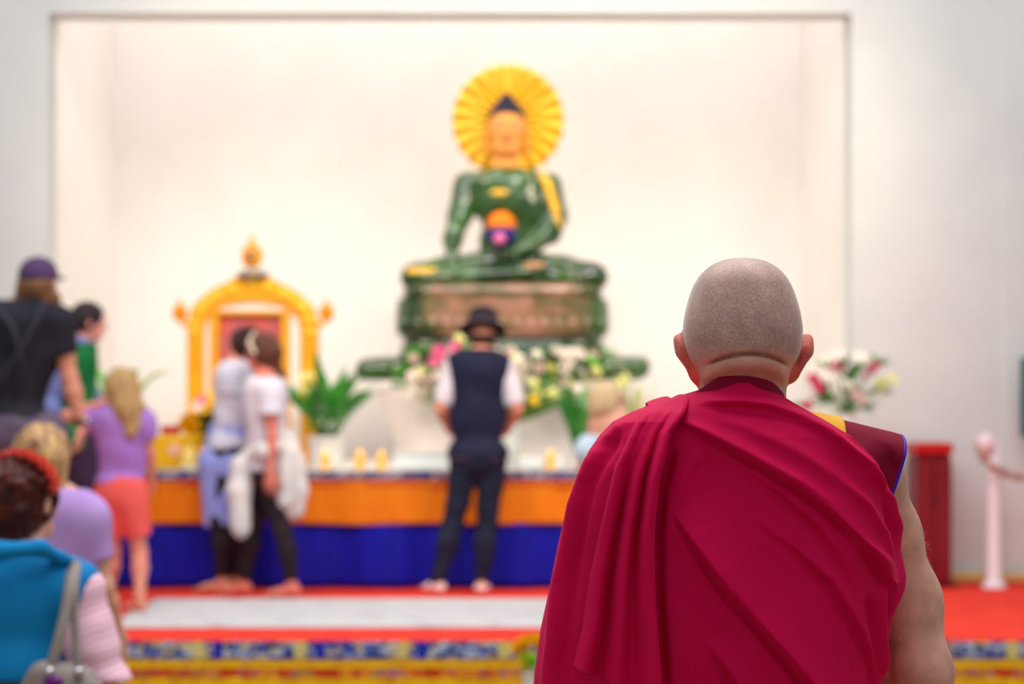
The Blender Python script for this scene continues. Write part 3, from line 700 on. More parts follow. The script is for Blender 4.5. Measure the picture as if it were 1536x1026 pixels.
# brown inner post on the right side of the frame
# ------------------------------------------------------------------ plants and flowers
leaf_m = mat('glossy green leaf', (34, 120, 40), .35, (70, 158, 50), 7, spec=.5)
leaf2_m = mat('bright green leaf', (70, 170, 40), .4, (120, 196, 60), 7)
leafd_m = mat('olive leaf', (84, 96, 24), .5, (120, 120, 30), 7)
stem_m = mat('green stem', (90, 140, 50), .5)
def leaf(mb, base, d, ln, wd, droop=.5, n=7, twist=0):
    d = nrm(d); side = np.cross(d, (0, 0, 1)); side = nrm(side) if np.linalg.norm(side) > .05 else npa(1, 0, 0); side = rotv(side, d, twist)
    p = np.array(base, float); V = []; cur = d.copy()
    for i in range(n+1):
        t = i/n; w_ = wd*math.sin(math.pi*min(.999, t*.92+.05))**.8*(1-t*.15) if i < n else .0005
        up = np.cross(side, cur); V += [p-side*w_/2+up*w_*.12, p.copy()-up*w_*.05, p+side*w_/2+up*w_*.12]
        p = p+cur*ln/n; cur = nrm(cur+npa(0, 0, -droop/n*(1+t)))
    F = [];
    for i in range(n):
        for j in (0, 1): F.append((3*i+j, 3*i+j+1, 3*i+j+4, 3*i+j+3))
    mb.raw(V, F)
def thickleaf(o, t=.002): md = o.modifiers.new('t', 'SOLIDIFY'); md.thickness = t; return o
def bloom_mesh(kind, r, seed=0):
    R_ = random.Random(seed); mb = MB(); npt = {'lily': 6, 'rose': 12, 'orchid': 5, 'daisy': 14, 'arum': 1}[kind]
    for k in range(npt):
        a = 2*math.pi*k/npt+R_.uniform(-.1, .1); d = npa(math.cos(a), math.sin(a), {'lily': .9, 'rose': .7+.9*(k % 3), 'orchid': .25, 'daisy': .2, 'arum': 1.2}[kind])
        wd = {'lily': .5, 'rose': .75, 'orchid': .8, 'daisy': .35, 'arum': 1.0}[kind]*r
        leaf(mb, (0, 0, -r*.2), d, r*1.15, wd, droop={'lily': 1.6, 'rose': -.6, 'orchid': .5, 'daisy': .4, 'arum': .2}[kind], n=6)
    mb.ball((0, 0, r*.05), r*.2, 8, 5)
    return mb
BL = {}
def wloc(p):
    v = Vector((0, 0, 0))
    while p is not None: v += Vector(p.location); p = p.parent
    return v
def bloom(name, kind, r, loc, face, m, par, seed=0):
    key = (kind, round(r, 4), m.name, seed % 3)
    if key not in BL:
        mb = bloom_mesh(kind, r, seed % 3); me = mesh('bloom', mb.V, mb.F); me.materials.append(m); me.polygons.foreach_set('use_smooth', [True]*len(me.polygons)); BL[key] = me
    o = bpy.data.objects.new(name, BL[key]); COL.objects.link(o); o.parent = par
    o.location = Vector([float(c) for c in loc])-wloc(par)
    o.rotation_euler = Vector([float(c) for c in nrm(face)]).to_track_quat('Z', 'Y').to_euler(); return o
pet_w = mat('white petal', (250, 244, 232), .5, (248, 232, 214), 20); pet_y = mat('yellow petal', (252, 214, 20), .5, (250, 190, 10), 20); pet_p = mat('pink petal', (242, 70, 130), .5, (250, 140, 176), 14)
pet_c = mat('cream petal', (246, 238, 170), .5, (236, 236, 120), 14); pet_m = mat('magenta petal', (214, 40, 110), .5, (240, 110, 160), 12); pet_lp = mat('pale pink petal', (250, 214, 206), .5, (252, 236, 226), 12)
# peace lily in a white pot, right of the shrine
def potted(name, label, loc, r, h, potm, leafm, nl, ln, wd, seed, spread=.8, cat='potted plant', droop=.7, group=None):
    t = empty(name, loc, label, cat, group); R_ = random.Random(seed); c = npa(*loc)
    autosmooth(MB().lathe(c, [(r*.78, 0), (r*.82, .004), (r*.95, h*.86), (r*1.04, h*.87), (r*1.04, h), (r*.94, h), (r*.9, h*.9)], 28).build('pot', potm, t), .7)
    MB().lathe(c+npa(0, 0, h*.88), [(r*.9, 0), (r*.5, .01)], 20).build('soil', M_('potting soil', (60, 44, 32), .9), t)
    mb = MB()
    for k in range(nl):
        a = R_.uniform(0, 6.283); e_ = R_.uniform(.15, spread); d = npa(math.cos(a)*e_, math.sin(a)*e_, 1); b0 = c+npa(math.cos(a)*r*.3, math.sin(a)*r*.3, h*.9)
        l = ln*R_.uniform(.6, 1.05); st_ = l*R_.uniform(.25, .5); p = b0+nrm(d)*st_; mb.tube([b0, p], [.004, .003], 5); leaf(mb, p, d, l*.62, wd*R_.uniform(.7, 1.1), droop*R_.uniform(.7, 1.4), twist=R_.uniform(-.5, .5))
    thickleaf(mb.build('foliage', leafm, t)); return t
wpot = mat('white glazed pot', (240, 238, 232), .35)
pl1 = potted('potted_peace_lily', 'peace lily with dark glossy leaves in a white pot, right of the arched shrine', W(490, 702, 12.62)*npa(1, 1, 0)+npa(0, 0, TZ+.005), .125, .20, wpot, leaf_m, 40, .50, .085, 11, spread=.9)
for k, (u, v) in enumerate(((460, 565), (458, 582), (468, 600), (462, 640))):
    p = W(u, v, 12.7); MB().tube([W(485, 655, 12.75), p], [.004, .003], 5).build('flower_stem', stem_m, pl1); bloom('bloom', 'arum' if k > 2 else 'lily', .062, p, (-.2, -.6, .8), [pet_c, pet_c, leaf2_m, leaf2_m][k], pl1, k)
# bouquet helper
def bouquet(name, label, loc, vase, blooms, leaves, seed=0, cat='flower arrangement', foot=None):
    """blooms: (u, v, Y, kind, r, mat); leaves: (u, v, Y, len, mat)"""
    t = empty(name, loc, label, cat); R_ = random.Random(seed); c = npa(*loc)
    if vase: r, h, vm = vase; autosmooth(MB().lathe(c, [(r*.7, 0), (r*.75, .005), (r, h*.5), (r*.8, h*.85), (r*.95, h), (r*.85, h), (r*.7, h*.85)], 24).build('vase', vm, t), .8)
    top = c+npa(0, 0, (vase[1] if vase else .02)); st_ = MB(); lv = {}
    for i, (u, v, Y, kind, r, m) in enumerate(blooms):
        p = W(u, v, Y); st_.tube([top-npa(0, 0, .02), (top*.5+p*.5)+npa(0, 0, .02), p], [.004, .003, .003], 5); d = nrm(p-top)
        bloom('bloom', kind, r, p, d+npa(R_.uniform(-.3, .3), -.9, .2), m, t, i)
    for (u, v, Y, ln, m) in leaves:
        p = W(u, v, Y); b = lv.setdefault(m.name, (MB(), m))[0]; st_.tube([top-npa(0, 0, .02), p], [.004, .002], 5)
        for q in range(5): leaf(b, p-nrm(p-top)*ln*.3, nrm(p-top)+npa(R_.uniform(-.7, .7), R_.uniform(-.7, .3), R_.uniform(-.4, .4)), ln*R_.uniform(.7, 1.1), ln*.38, .5)
    st_.build('stems', stem_m, t)
    for b, m in lv.values(): thickleaf(b.build('foliage', m, t))
    return t
R2 = random.Random(5)
# long white lily row before the statue: left and right arrangements
bl = []
for k in range(24):
    u = R2.uniform(612, 672); v = R2.uniform(538, 592); bl.append((u, v, R2.uniform(12.72, 12.85), R2.choice(['lily', 'lily', 'rose']), R2.uniform(.05, .065), R2.choice([pet_w, pet_w, pet_c, pet_lp])))
bl += [(656, 524, 12.75, 'orchid', .05, pet_m), (652, 540, 12.72, 'orchid', .05, pet_m), (662, 532, 12.74, 'orchid', .04, pet_p), (683, 518, 12.76, 'orchid', .05, pet_m), (688, 531, 12.74, 'orchid', .045, pet_p), (690, 506, 12.8, 'lily', .05, pet_c), (694, 520, 12.8, 'lily', .05, leaf2_m), (673, 530, 12.8, 'orchid', .045, pet_lp)]
lvs = [(R2.uniform(595, 680), R2.uniform(528, 590), 12.85, .12, R2.choice([leaf2_m, leaf_m])) for k in range(12)]+[(600, 560, 12.85, .14, leaf2_m), (618, 535, 12.85, .12, leaf2_m)]
bouquet('lily_arrangement', 'white lilies with magenta orchids left of the man in the navy waistcoat', (W(696, 0, 12.8)[0], 12.8, TZ+.005), (.07, .28, M_('clear vase', (222, 226, 222), .15)), bl, lvs, 1)
bl = []
for k in range(66):
    u = R2.uniform(745, 905); v = R2.uniform(528, 596 if u > 790 else 570); bl.append((u, v, R2.uniform(12.7, 12.88), R2.choice(['lily', 'rose', 'lily']), R2.uniform(.045, .062), R2.choice([pet_w, pet_w, pet_c, pet_lp, pet_w])))
lvs = [(R2.uniform(745, 935), R2.uniform(525, 600), 12.86, .11, R2.choice([leaf2_m, leaf2_m, leaf_m])) for k in range(20)]
bl += [(932, 574, 12.7, 'lily', .06, pet_c), (926, 584, 12.7, 'lily', .05, pet_c), (940, 566, 12.75, 'lily', .05, pet_c), (888, 540, 12.7, 'lily', .05, leaf2_m), (896, 556, 12.7, 'lily', .05, pet_c), (801, 600, 12.68, 'lily', .05, pet_y), (830, 588, 12.68, 'lily', .05, pet_c)]
bouquet('lily_arrangement', 'broad bank of cream and white lilies right of the man in the navy waistcoat', (W(760, 0, 12.72)[0], 12.72, TZ+.005), (.10, .28, M_('clear vase', (222, 226, 222), .15)), bl, lvs, 2)
pl2 = potted('potted_palm', 'dark green leafy plant in a pot behind the blond child', W(868, 702, 12.4)*npa(1, 1, 0)+npa(0, 0, TZ+.005), .085, .12, wpot, leaf_m, 26, .42, .065, 21, spread=.32)
potted('potted_plant', 'pale flowering plant half hidden at the right end of the altar', W(952, 702, 12.75)*npa(1, 1, 0)+npa(0, 0, TZ+.005), .09, .12, wpot, mat('grey green leaf', (150, 160, 110), .5, (214, 206, 150), 9), 22, .44, .05, 22, spread=.25)
# plant behind the girl with her hand raised
pl3 = potted('potted_plant', 'climbing plant with broad bright green leaves, left end of the altar', W(178, 702, 12.9)*npa(1, 1, 0)+npa(0, 0, TZ+.005), .10, .16, wpot, mat('spring leaf', (60, 170, 50), .4, (150, 214, 90), 7), 13, .62, .12, 25, spread=.55, droop=1.5)
# yellow flower vase beside the shrine's left foot
bl = [(315, 612, 12.6, 'daisy', .055, pet_y), (325, 600, 12.6, 'daisy', .05, pet_y), (308, 602, 12.62, 'daisy', .05, pet_y), (318, 590, 12.64, 'daisy', .045, pet_y), (284, 632, 12.58, 'rose', .07, pet_y), (278, 640, 12.58, 'rose', .065, pet_y), (292, 640, 12.56, 'rose', .065, pet_y), (285, 646, 12.55, 'rose', .06, pet_y), (296, 608, 12.6, 'orchid', .045, pet_lp), (303, 598, 12.62, 'orchid', .04, pet_p)]
bouquet('flower_arrangement', 'yellow flowers with dark olive stems at the left foot of the arched shrine', (W(322, 0, 12.7)[0], 12.7, TZ+.006), (.05, .20, mat('dark vase', (70, 60, 30), .3)), bl, [(R2.uniform(302, 330), R2.uniform(622, 660), 12.62, .12, leafd_m) for k in range(16)], 6)
# pink flowers at the right on a tall stand
bl = []
for (u, v, m, k, r) in ((1226, 576, pet_p, 'rose', .06), (1232, 586, pet_p, 'rose', .06), (1220, 570, pet_p, 'rose', .05), (1214, 610, pet_p, 'rose', .055), (1254, 552, pet_p, 'rose', .045), (1262, 556, pet_p, 'rose', .045), (1306, 558, pet_m, 'rose', .045), (1312, 552, pet_p, 'rose', .045), (1296, 566, pet_p, 'rose', .04), (1258, 530, pet_lp, 'lily', .06), (1290, 535, pet_w, 'lily', .06), (1235, 540, pet_w, 'lily', .06), (1222, 548, pet_w, 'lily', .05), (1280, 596, pet_lp, 'rose', .05), (1290, 604, pet_lp, 'rose', .045), (1325, 572, pet_c, 'lily', .055), (1340, 568, pet_c, 'lily', .05), (1318, 580, pet_c, 'lily', .05), (1300, 540, pet_lp, 'lily', .05), (1270, 575, pet_w, 'lily', .055), (1243, 560, pet_lp, 'orchid', .05), (1290, 585, pet_p, 'orchid', .04)): bl.append((u, v, R2.uniform(12.0, 12.12), k, r, m))
lvs = [(u, v, 12.1, .12, leaf_m) for u, v in ((1240, 548), (1236, 600), (1232, 594), (1276, 566), (1305, 545), (1300, 612), (1262, 545), (1318, 548), (1286, 556), (1205, 604))]+[(u, v, 12.1, .10, mat('grey leaf', (130, 150, 120), .5)) for u, v in ((1270, 590), (1310, 590), (1250, 600), (1328, 590))]
fs = empty('flower_stand', (W(1268, 0, 12.05)[0], 12.05, STG+.005), 'slim white stand under the pink flower arrangement behind the monk', 'stand')
c = npa(*fs.location); hz = W(0, 660, 12.05)[2]
MB().lathe((c[0], c[1], STG+.005), [(.15, 0), (.15, .02), (.03, .04), (.025, hz-STG-.06), (.12, hz-STG-.04), (.13, hz-STG-.015)], 24).build('pedestal_post', white_m, fs)
bouquet('flower_arrangement', 'loose pink roses and white lilies in a vase right of the monk', (W(1268, 0, 12.05)[0], 12.05, hz-.008), (.07, .17, M_('clear vase', (222, 226, 222), .15)), bl, lvs, 9)
# yellow flower pot in front of the stage by the monk
gp = W(800, 1000, 9.35); bl = [(790, 968, 9.33, 'rose', .06, pet_y), (778, 975, 9.33, 'rose', .055, pet_y), (802, 966, 9.36, 'rose', .06, pet_y), (786, 985, 9.32, 'daisy', .05, pet_y), (812, 970, 9.36, 'rose', .06, pet_y), (808, 1000, 9.3, 'orchid', .04, pet_w)]
bouquet('flower_arrangement', 'orange yellow flowers in a white vase before the stage, left of the monk', (gp[0]+.02, 9.35, .002), (.085, .27, wpot), bl, [(798, 988, 9.3, .09, mat('lime leaf', (110, 226, 30), .4)), (804, 992, 9.3, .09, MM.setdefault('lime', mat('lime leaf two', (110, 226, 30), .4))), (792, 1000, 9.32, .08, leaf2_m)], 12)
# ------------------------------------------------------------------ things on the altar
wax = mat('warm candle glass', (250, 184, 80), .4, (252, 200, 110), 30, emit=.25); flm = mat('candle flame', (255, 180, 70), .5, emit=2.5)
def candle(u, v0, Y, r, h, label):
    p = W(u, v0, Y); t = empty('candle', (p[0], Y, TZ+.005), label, 'candle', 'candles along the altar front'); c = npa(p[0], Y, TZ+.005)
    autosmooth(MB().lathe(c, [(r*.8, 0), (r, .01), (r, h), (r*.88, h), (r*.86, h-.012)], 20).build('candle_glass', wax, t), .7); MB().lathe(c+npa(0, 0, h-.012), [(r*.85, 0), (r*.2, .004)], 16).build('wax', M_('wax', (250, 220, 150), .5), t)
    MB().lathe(c+npa(0, 0, h-.008), [(.002, 0), (.009, .012), (.006, .026), (.001, .038)], 10).build('flame', flm, t)
candle(488, 700, 12.36, .030, .095, 'pale candle in front of the white peace lily pot, leftmost of the candles')
candle(540, 700, 12.36, .034, .095, 'orange candle glass right of the peace lily pot')
candle(572, 700, 12.38, .034, .090, 'orange candle glass beside the white block, nearest the man in the waistcoat')
candle(826, 700, 12.36, .028, .095, 'single orange candle glass between the waistcoat man and the monk')
bx = W(262, 700, 12.45); t = empty('offering_box', (bx[0], 12.45, TZ+.005), 'yellow offering box with pink flower emblem near the left end of the altar', 'box')
MB().box((bx[0], 12.45, TZ+.005+.105), (.29, .16, .21), .012).build('box_body', mat('yellow card', (240, 186, 20), .5, (214, 160, 20), 6), t, False)
mb = MB()
for k in range(7): a = 6.283*k/7; mb.ball((bx[0]+.015+.028*math.cos(a), 12.365, TZ+.125+.022*math.sin(a)), (.018, .008, .018), 10, 6)
mb.build('flower_emblem', mat('pink paint', (246, 190, 170), .5), t)
rx = W(257, 0, 12.45); tag(MB().box((rx[0]-.005, 12.45, TZ+.005+.21+.032), (.11, .08, .055), .006).build('red_box', mat('red lacquer box', (190, 30, 26), .4), None, False), 'small red box lying on top of the yellow offering box', 'box')
cn = W(284, 700, 12.30); t = empty('sweet_dish', (cn[0], 12.31, TZ+.005), 'pale cream offering cone in a dish before the yellow box', 'offering')
MB().lathe((cn[0], 12.31, TZ+.005), [(.04, 0), (.06, .012), (.065, .02), (.03, .018)], 20).build('dish', white_m, t)
MB().lathe((cn[0], 12.31, TZ+.016), [(.045, 0), (.045, .05), (.035, .09), (.02, .12), (.004, .14)], 20, .08, 6).build('cone', mat('cream dough', (252, 226, 130), .6), t)
wb = W(632, 0, 12.5); t = empty('cloth_block', (wb[0], 12.5, TZ+.005), 'low white cloth covered block on the altar left of the man in the waistcoat', 'block')
MB().box((wb[0]+.02, 12.5, TZ+.005+.05), (.38, .2, .10), .012).build('block', mat('bluish white linen', (232, 240, 242), .7), t, False); MB().box((wb[0]+.02, 12.5, TZ+.108), (.40, .22, .008), .003).build('cover', white_m, t, False)
wb2 = W(812, 0, 12.5); t = empty('cloth_block', (wb2[0], 12.5, TZ+.005), 'low white cloth covered block on the altar under the blond child', 'block')
MB().box((wb2[0], 12.5, TZ+.005+.035), (.30, .2, .07), .012).build('block', MM.setdefault('bl', mat('bluish linen', (232, 238, 240), .7)), t, False)
# ------------------------------------------------------------------ right side of the stage
cb = W(1393, 886, 12.35); t = empty('red_cabinet', (cb[0], 12.35, STG+.006), 'tall dark red cabinet against the grey wall right of the monk', 'cabinet')
wd_, hh = 57/FPX*12.2, W(0, 664, 12.2)[2]-STG-.006; cm = mat('dark red lacquer', (124, 20, 28), .35, (110, 18, 26), 5, stretch=(8, 1, 1)); cxx = cb[0]
MB().box((cxx, 12.35, STG+.006+(hh-.075)/2), (wd_-.02, .3, hh-.075), .008).build('carcass', cm, t, False)
MB().box((cxx, 12.35, STG+.006+hh-.037), (wd_, .34, .07), .01).build('top', mat('bright red lacquer', (190, 26, 26), .35), t, False)
for s in (-1, 1):
    d_ = MB().box((cxx+s*wd_*.238, 12.192, STG+.006+(hh-.075)*.5), (wd_*.45, .018, hh-.16), .006).build('door', mat('red lacquer door', (132, 34, 42), .35, (118, 26, 34), 5), t, False)
    MB().ball((cxx+s*wd_*.05, 12.176, STG+.55), .011).build('knob', mat('dark knob', (70, 30, 30), .3), d_)
MB().box((cxx+.01, 12.36, STG+.022), (wd_+.04, .26, .03), .008).build('plinth', mat('dark plinth', (90, 60, 56), .6), t, False)
pp = W(1491, 884, 12.2); t = empty('white_post', (pp[0], 12.2, STG+.006), 'white draped post holding one end of the pink garland', 'post')
hp = W(0, 668, 12.2)[2]-STG-.006
MB().lathe((pp[0], 12.2, STG+.006), [(.075, 0), (.075, .02), (.055, .035), (.045, .06), (.043, hp*.6), (.047, hp), (.03, hp+.02)], 24, .05, 5).build('post', mat('white post cloth', (240, 232, 236), .6), t)
MB().ball((pp[0]-.06, 12.15, STG+hp+.02), (.055, .05, .06)).build('bow', mat('pale pink ribbon', (246, 222, 226), .6), t)
pp2 = W(1660, 884, 12.2); t2 = empty('white_post', (pp2[0], 12.2, STG+.006), 'second white post beyond the right edge holding the garland', 'post')
MB().lathe((pp2[0], 12.2, STG+.006), [(.075, 0), (.075, .02), (.055, .035), (.045, .06), (.043, hp*.6), (.047, hp), (.03, hp+.02)], 24, .05, 5).build('post', MM.setdefault('wp', mat('white post cloth two', (240, 232, 236), .6)), t2)
gl = empty('garland', (pp[0], 12.1, W(0, 690, 12.1)[2]), 'pink and white flower garland slung from the white post at the right edge', 'garland')
pts = [(1466, 672), (1474, 690), (1490, 703), (1505, 710), (1522, 716), (1540, 718), (1570, 720), (1600, 712), (1640, 690)]
MB().tube([W(u, v, 12.1) for u, v in pts], .007, 6).build('string', white_m, gl)
for k in range(30):
    i = k/29*(len(pts)-1); a = int(min(i, len(pts)-2)); f_ = i-a; u = pts[a][0]*(1-f_)+pts[a+1][0]*f_; v = pts[a][1]*(1-f_)+pts[a+1][1]*f_
    bloom('bloom', 'rose', .035, W(u, v, 12.1), (R2.uniform(-.6, .6), -1, .3), [pet_lp, pet_w, pet_lp, mat('coral petal %d' % (k//4), (240, 130, 130), .5)][k % 4], gl, k)
kb = MB().box((W(1500, 0, 12.4)[0]+.16, 12.52, STG+.041), (1.0, .05, .06), .015)
tag(kb.build('wood_kerb', mat('pale wood kerb', (214, 180, 110), .5), None, False), 'pale wooden kerb lying along the foot of the grey wall', 'kerb')
tv = W(1560, 0, 12.4); t = empty('display_board', (tv[0], 12.42, W(0, 655, 12.42)[2]), 'tall teal board with dark frame at the right edge, on the grey wall', 'board')
zt, zb = W(0, 536, 12.42)[2], W(0, 656, 12.42)[2]; x0 = W(1531, 0, 12.42)[0]
MB().box((x0+.22, 12.42, (zt+zb)/2), (.44, .03, zt-zb), .006).build('frame', mat('dark teal frame', (30, 92, 92), .5), t, False)
MB().box((x0+.22, 12.402, (zt+zb)/2), (.38, .01, zt-zb-.06), .002).build('panel', mat('teal panel', (70, 140, 136), .5), t, False)
# ------------------------------------------------------------------ visitors
def person(label, J, group=None):
    p = (J['an'][0]+J['an'][1])/2; p = npa(p[0], p[1], J['z0'])
    return empty('person', p, label, 'person', group)
def mk(u, Y, H, yaw, z0=STG+.012, **k):
    J = standing((u-768)/FPX*Y, Y, z0, H, yaw, **k); J['z0'] = z0; J['R'] = frame(J['f']); J['Y'] = Y; J['w'] = k.get('shw', 1.0); return J
def setp(J, key, i, u, v, dy=0.0):
    p = W(u, v, J['Y'])+npa(0, dy, 0)
    if i is None: J[key] = p
    else: J[key][i] = p
SKINC = (226, 150, 122)
def body(J, par, hc, hf, tilt=0.0, hs=None, base=SKINC, w=1.0, h=.012, hands=True, feet=None, handdir=None, handn=None, fat=1.0, legfat=1.0, hipw=1.0, curl=.35, eye=(.09, .05, .03)):
    s = J['s']; hs = hs or (.55+.45*s); S = Shape(); R = J['R']
    _, p = add_head(S, hc, hf, tilt, hs, neck=J['neck']-npa(0, 0, .01), nr=.050)
    add_torso(S, J, R, s, w=w, hipw=hipw)
    for i in (0, 1):
        add_arm(S, J, i, s, fat=fat); add_leg(S, J, i, s, fat=legfat)
        S.cap(J['neck']-npa(0, 0, .02), J['sh'][i], .05*s, .05*s, k=.04)
        d = nrm(J['wr'][i]-J['el'][i]) if handdir is None or handdir[i] is None else nrm(handdir[i])
        nn = J['r']*(1 if i else -1) if handn is None or handn[i] is None else handn[i]
        add_hand(S, J['wr'][i], d, nn, (1 if i else -1), s**.8, curl=curl)
        add_foot(S, J['an'][i], (feet[i] if feet is not None else J['f']), s, z0=J['an'][i][2]-.085*s if feet is None or len(feet) < 3 else J['z0'])
    fine = []
    for i in (0, 1):
        c = J['wr'][i]; fine.append((c-npa(.10, .10, .20)*s, c+npa(.10, .10, .08)*s, .0065))
    fine.append((hc-npa(.12, .14, .15), hc+npa(.12, .14, .14), .008))
    o = skin_body('body', S, J, base, par, h=h, paint=face_paint(p, hs, eye=eye), fine=fine); return p, hs
def top(name, J, par, m, g=.012, sleeve=.6, hem=None, w=1.0, wr=None, fat=1.0, neckcut=.02, hipw=1.0, h=.011, extra=None, sleeves=(0, 1), k=.04):
    S = Shape(); s = J['s']; add_torso(S, J, J['R'], s, g=g, w=w, hipw=hipw)
    S.clip((0, 0, 1), J['neck']+npa(0, 0, neckcut))
    for i in sleeves: add_arm(S, J, i, s, g=g*1.2, upto=sleeve, fat=fat, k=k)
    if extra: extra(S)
    hz = J['pelvis'][2]-.02*s if hem is None else hem
    S.clip((0, 0, -1), (0, 0, hz))
    return S.build(name, h, mat=m, parent=par, wr=wr or wrinkle(.005, 26, 14, int(abs(J['neck'][0]*97))), smooth_it=1)
def bottoms(name, J, par, m, g=.010, upto=1.97, topz=None, w=1.0, fat=1.0, wr=None, h=.011, gk=None, hipw=1.0, flare=0):
    S = Shape(); s = J['s']; pe = J['pelvis']; R = J['R']
    S.ell(pe, npa(.160*w*hipw, .112, .115)*s, R, g=g, k=.05); S.ell(pe+R @ npa(0, -.035, -.02)*s, npa(.135*w*hipw, .095, .10)*s, R, g=g, k=.05)
    S.ell(J['waist'], npa(.137*w, .098, .15)*s, R, g=g, k=.05)
    S.clip((0, 0, 1), (0, 0, pe[2]+.06*s if topz is None else topz))
    for i in (0, 1): add_leg(S, J, i, s, g=g+flare, upto=upto, fat=fat, k=.03, gk=gk)
    return S.build(name, h, mat=m, parent=par, wr=wr or wrinkle(.005, 30, 18, int(abs(pe[0]*71))), smooth_it=1)
def hairmat(key, c1, c2, stretch=(40, 40, 2.0), rough=.45): return M_(key, c1, rough, c2, 3.0, stretch=stretch, bump=.8, bscale=5, bdist=.006, lohi=(.3, .7))
def strands(amp=.004, f=150):
    return lambda X, Y, Z: amp*np.sin(X*f+Y*f*.8+3*np.sin(Z*9))*np.sin(Y*f*.6-X*f*.5+Z*6)
HEADP = lambda J, u, v, dy=0: W(u, v, J['Y'])+npa(0, dy, 0)
def cap_hair(S, p, hs, R, g=.014, low=-.05):
    S.ell(p(0, -.012, .018), npa(.077, .096, .090)*hs, R, g=g); S.ell(p(0, -.035, -.025), npa(.070, .070, .070)*hs, R, g=g, k=.03)
def cut_face(S, p, hs, R, lvl=.048):
    "removes the hair in front of the hairline"
    S.ell(p(0, .118, -.045), npa(.072, .080, .105)*hs, R, sub=True, k=.02)
# ---- 1 man in the navy waistcoat -------------------------------------------------
J = mk(717, 11.9, 1.72, 0)
for k_, i, u, v, dy in (('neck', None, 722, 532, .02), ('chest', None, 717, 572, 0), ('waist', None, 717, 625, -.01), ('pelvis', None, 717, 682, 0), ('sh', 0, 683, 552, .0), ('sh', 1, 756, 552, .0),
    ('el', 0, 662, 612, -.02), ('el', 1, 775, 612, -.02), ('wr', 0, 674, 645, .17), ('wr', 1, 760, 645, .17), ('hip', 0, 698, 692, 0), ('hip', 1, 737, 692, 0), ('kn', 0, 680, 785, .03), ('kn', 1, 731, 785, .03), ('an', 0, 657, 872, 0), ('an', 1, 722, 874, 0)): setp(J, k_, i, u, v, dy)
P = person('man in a dark waistcoat, jeans and felt hat standing with bowed head at the altar', J)
hc = HEADP(J, 724, 508, .09); p, hs = body(J, P, hc, (0, 1, 0), tilt=.75, handdir=[npa(.6, .5, -.5), npa(-.6, .5, -.5)], handn=[npa(-.3, -.5, -.4), npa(.3, -.5, -.4)], feet=[npa(-.45, .85, 0), npa(.1, 1, 0), 1], w=1.0)
top('shirt', J, P, M_('pale shirt', (232, 222, 230), .8, bump=.2, bscale=30), g=.010, sleeve=.92, w=1.02, fat=1.08, neckcut=-.0)
top('waistcoat', J, P, M_('navy waistcoat', (24, 26, 52), .75, (30, 32, 60), 6), g=.024, hem=W(0, 686, 11.9)[2], w=1.0, sleeves=(), neckcut=.035, h=.010, extra=lambda S: (S.ell(J['waist'], npa(.150, .10, .17), g=.024, k=.03), S.ell(W(717, 560, 11.9), npa(.165, .115, .12), g=.014, k=.03), [S.ell(W(u, 575, 11.9), npa(.045, .2, .16), sub=True, k=.02) for u in (665, 774)]))
jn = bottoms('jeans', J, P, M_('dark jeans', (24, 28, 46), .8, (34, 38, 60), 9), g=.010, upto=2.0, fat=.95, topz=W(0, 676, 11.9)[2])
S = Shape(); R = frame((0, 1, 0)); 
MB().lathe((0, 0, 0), [(.001, 0)]*2, 3)
hb = MB(); hcn = HEADP(J, 724, 493, .07)
prof = [(.02, .135), (.060, .130), (.082, .105), (.088, .06), (.092, .012), (.100, .004), (.125, -.006), (.140, -.004), (.141, -.010), (.125, -.014), (.09, -.006), (.06, -.004)]
hb.lathe((0, 0, 0), prof, 32, .03, 2); Mh = Matrix.Rotation(-.42, 4, 'X'); hb.V = [tuple(Mh @ Vector(v)+Vector(hcn)) for v in hb.V]
ho = hb.build('felt_hat', mat('black felt', (26, 22, 36), .8, (38, 30, 46), 12), P)
hb = MB(); hb.lathe((0, 0, 0), [(.0935, .012), (.0935, .012), (.0905, .042), (.088, .042)], 32, .03, 2); hb.V = [tuple(Mh @ Vector(v)+Vector(hcn)) for v in hb.V]; hb.build('hat_band', M_('hat ribbon', (70, 56, 66), .6), ho)
S = Shape(); cap_hair(S, p, hs, frame((0, 1, 0)), g=.006); S.clip((0, 1, -.5), hc+npa(0, .05, 0)); S.clip((0, 0, 1), hc+npa(0, 0, .03)); S.build('hair', .010, mat=hairmat('brown hair', (70, 44, 34), (40, 26, 22)), parent=P)
for i in (0, 1):
    S = Shape(); add_foot(S, J['an'][i], [npa(-.45, .85, 0), npa(.1, 1, 0)][i], J['s'], shoe=True, g=.004, z0=J['z0']); S.clip((0, 0, 1), J['an'][i]-npa(0, 0, .01)); S.build('sock', .010, mat=M_('pale sock', (244, 224, 226), .8), parent=P)
# ---- 2 girl with bun and periwinkle jumper tied at the waist --------------------------
J = mk(345, 12.02, 1.62, 1.25)
for k_, i, u, v, dy in (('neck', None, 363, 545, .0), ('chest', None, 352, 585, 0), ('waist', None, 350, 625, 0), ('pelvis', None, 345, 668, 0), ('sh', 0, 350, 562, -.10), ('sh', 1, 362, 562, .13),
    ('el', 0, 350, 614, -.10), ('el', 1, 352, 615, .2), ('wr', 0, 360, 654, -.05), ('wr', 1, 345, 655, .22), ('hip', 0, 342, 690, -.07), ('hip', 1, 342, 690, .08), ('kn', 0, 332, 782, -.07), ('kn', 1, 345, 782, .08), ('an', 0, 336, 872, -.07), ('an', 1, 350, 874, .08)): setp(J, k_, i, u, v, dy)
P = person('girl with dark bun and periwinkle jumper round her waist, half hidden behind her friend', J)
hc = HEADP(J, 366, 518, .0); hf = npa(-.85, .5, 0); p, hs = body(J, P, hc, hf, feet=[npa(-1, .1, 0), npa(-1, .3, 0), 1], w=.86, fat=.85, legfat=.82, hipw=.9)
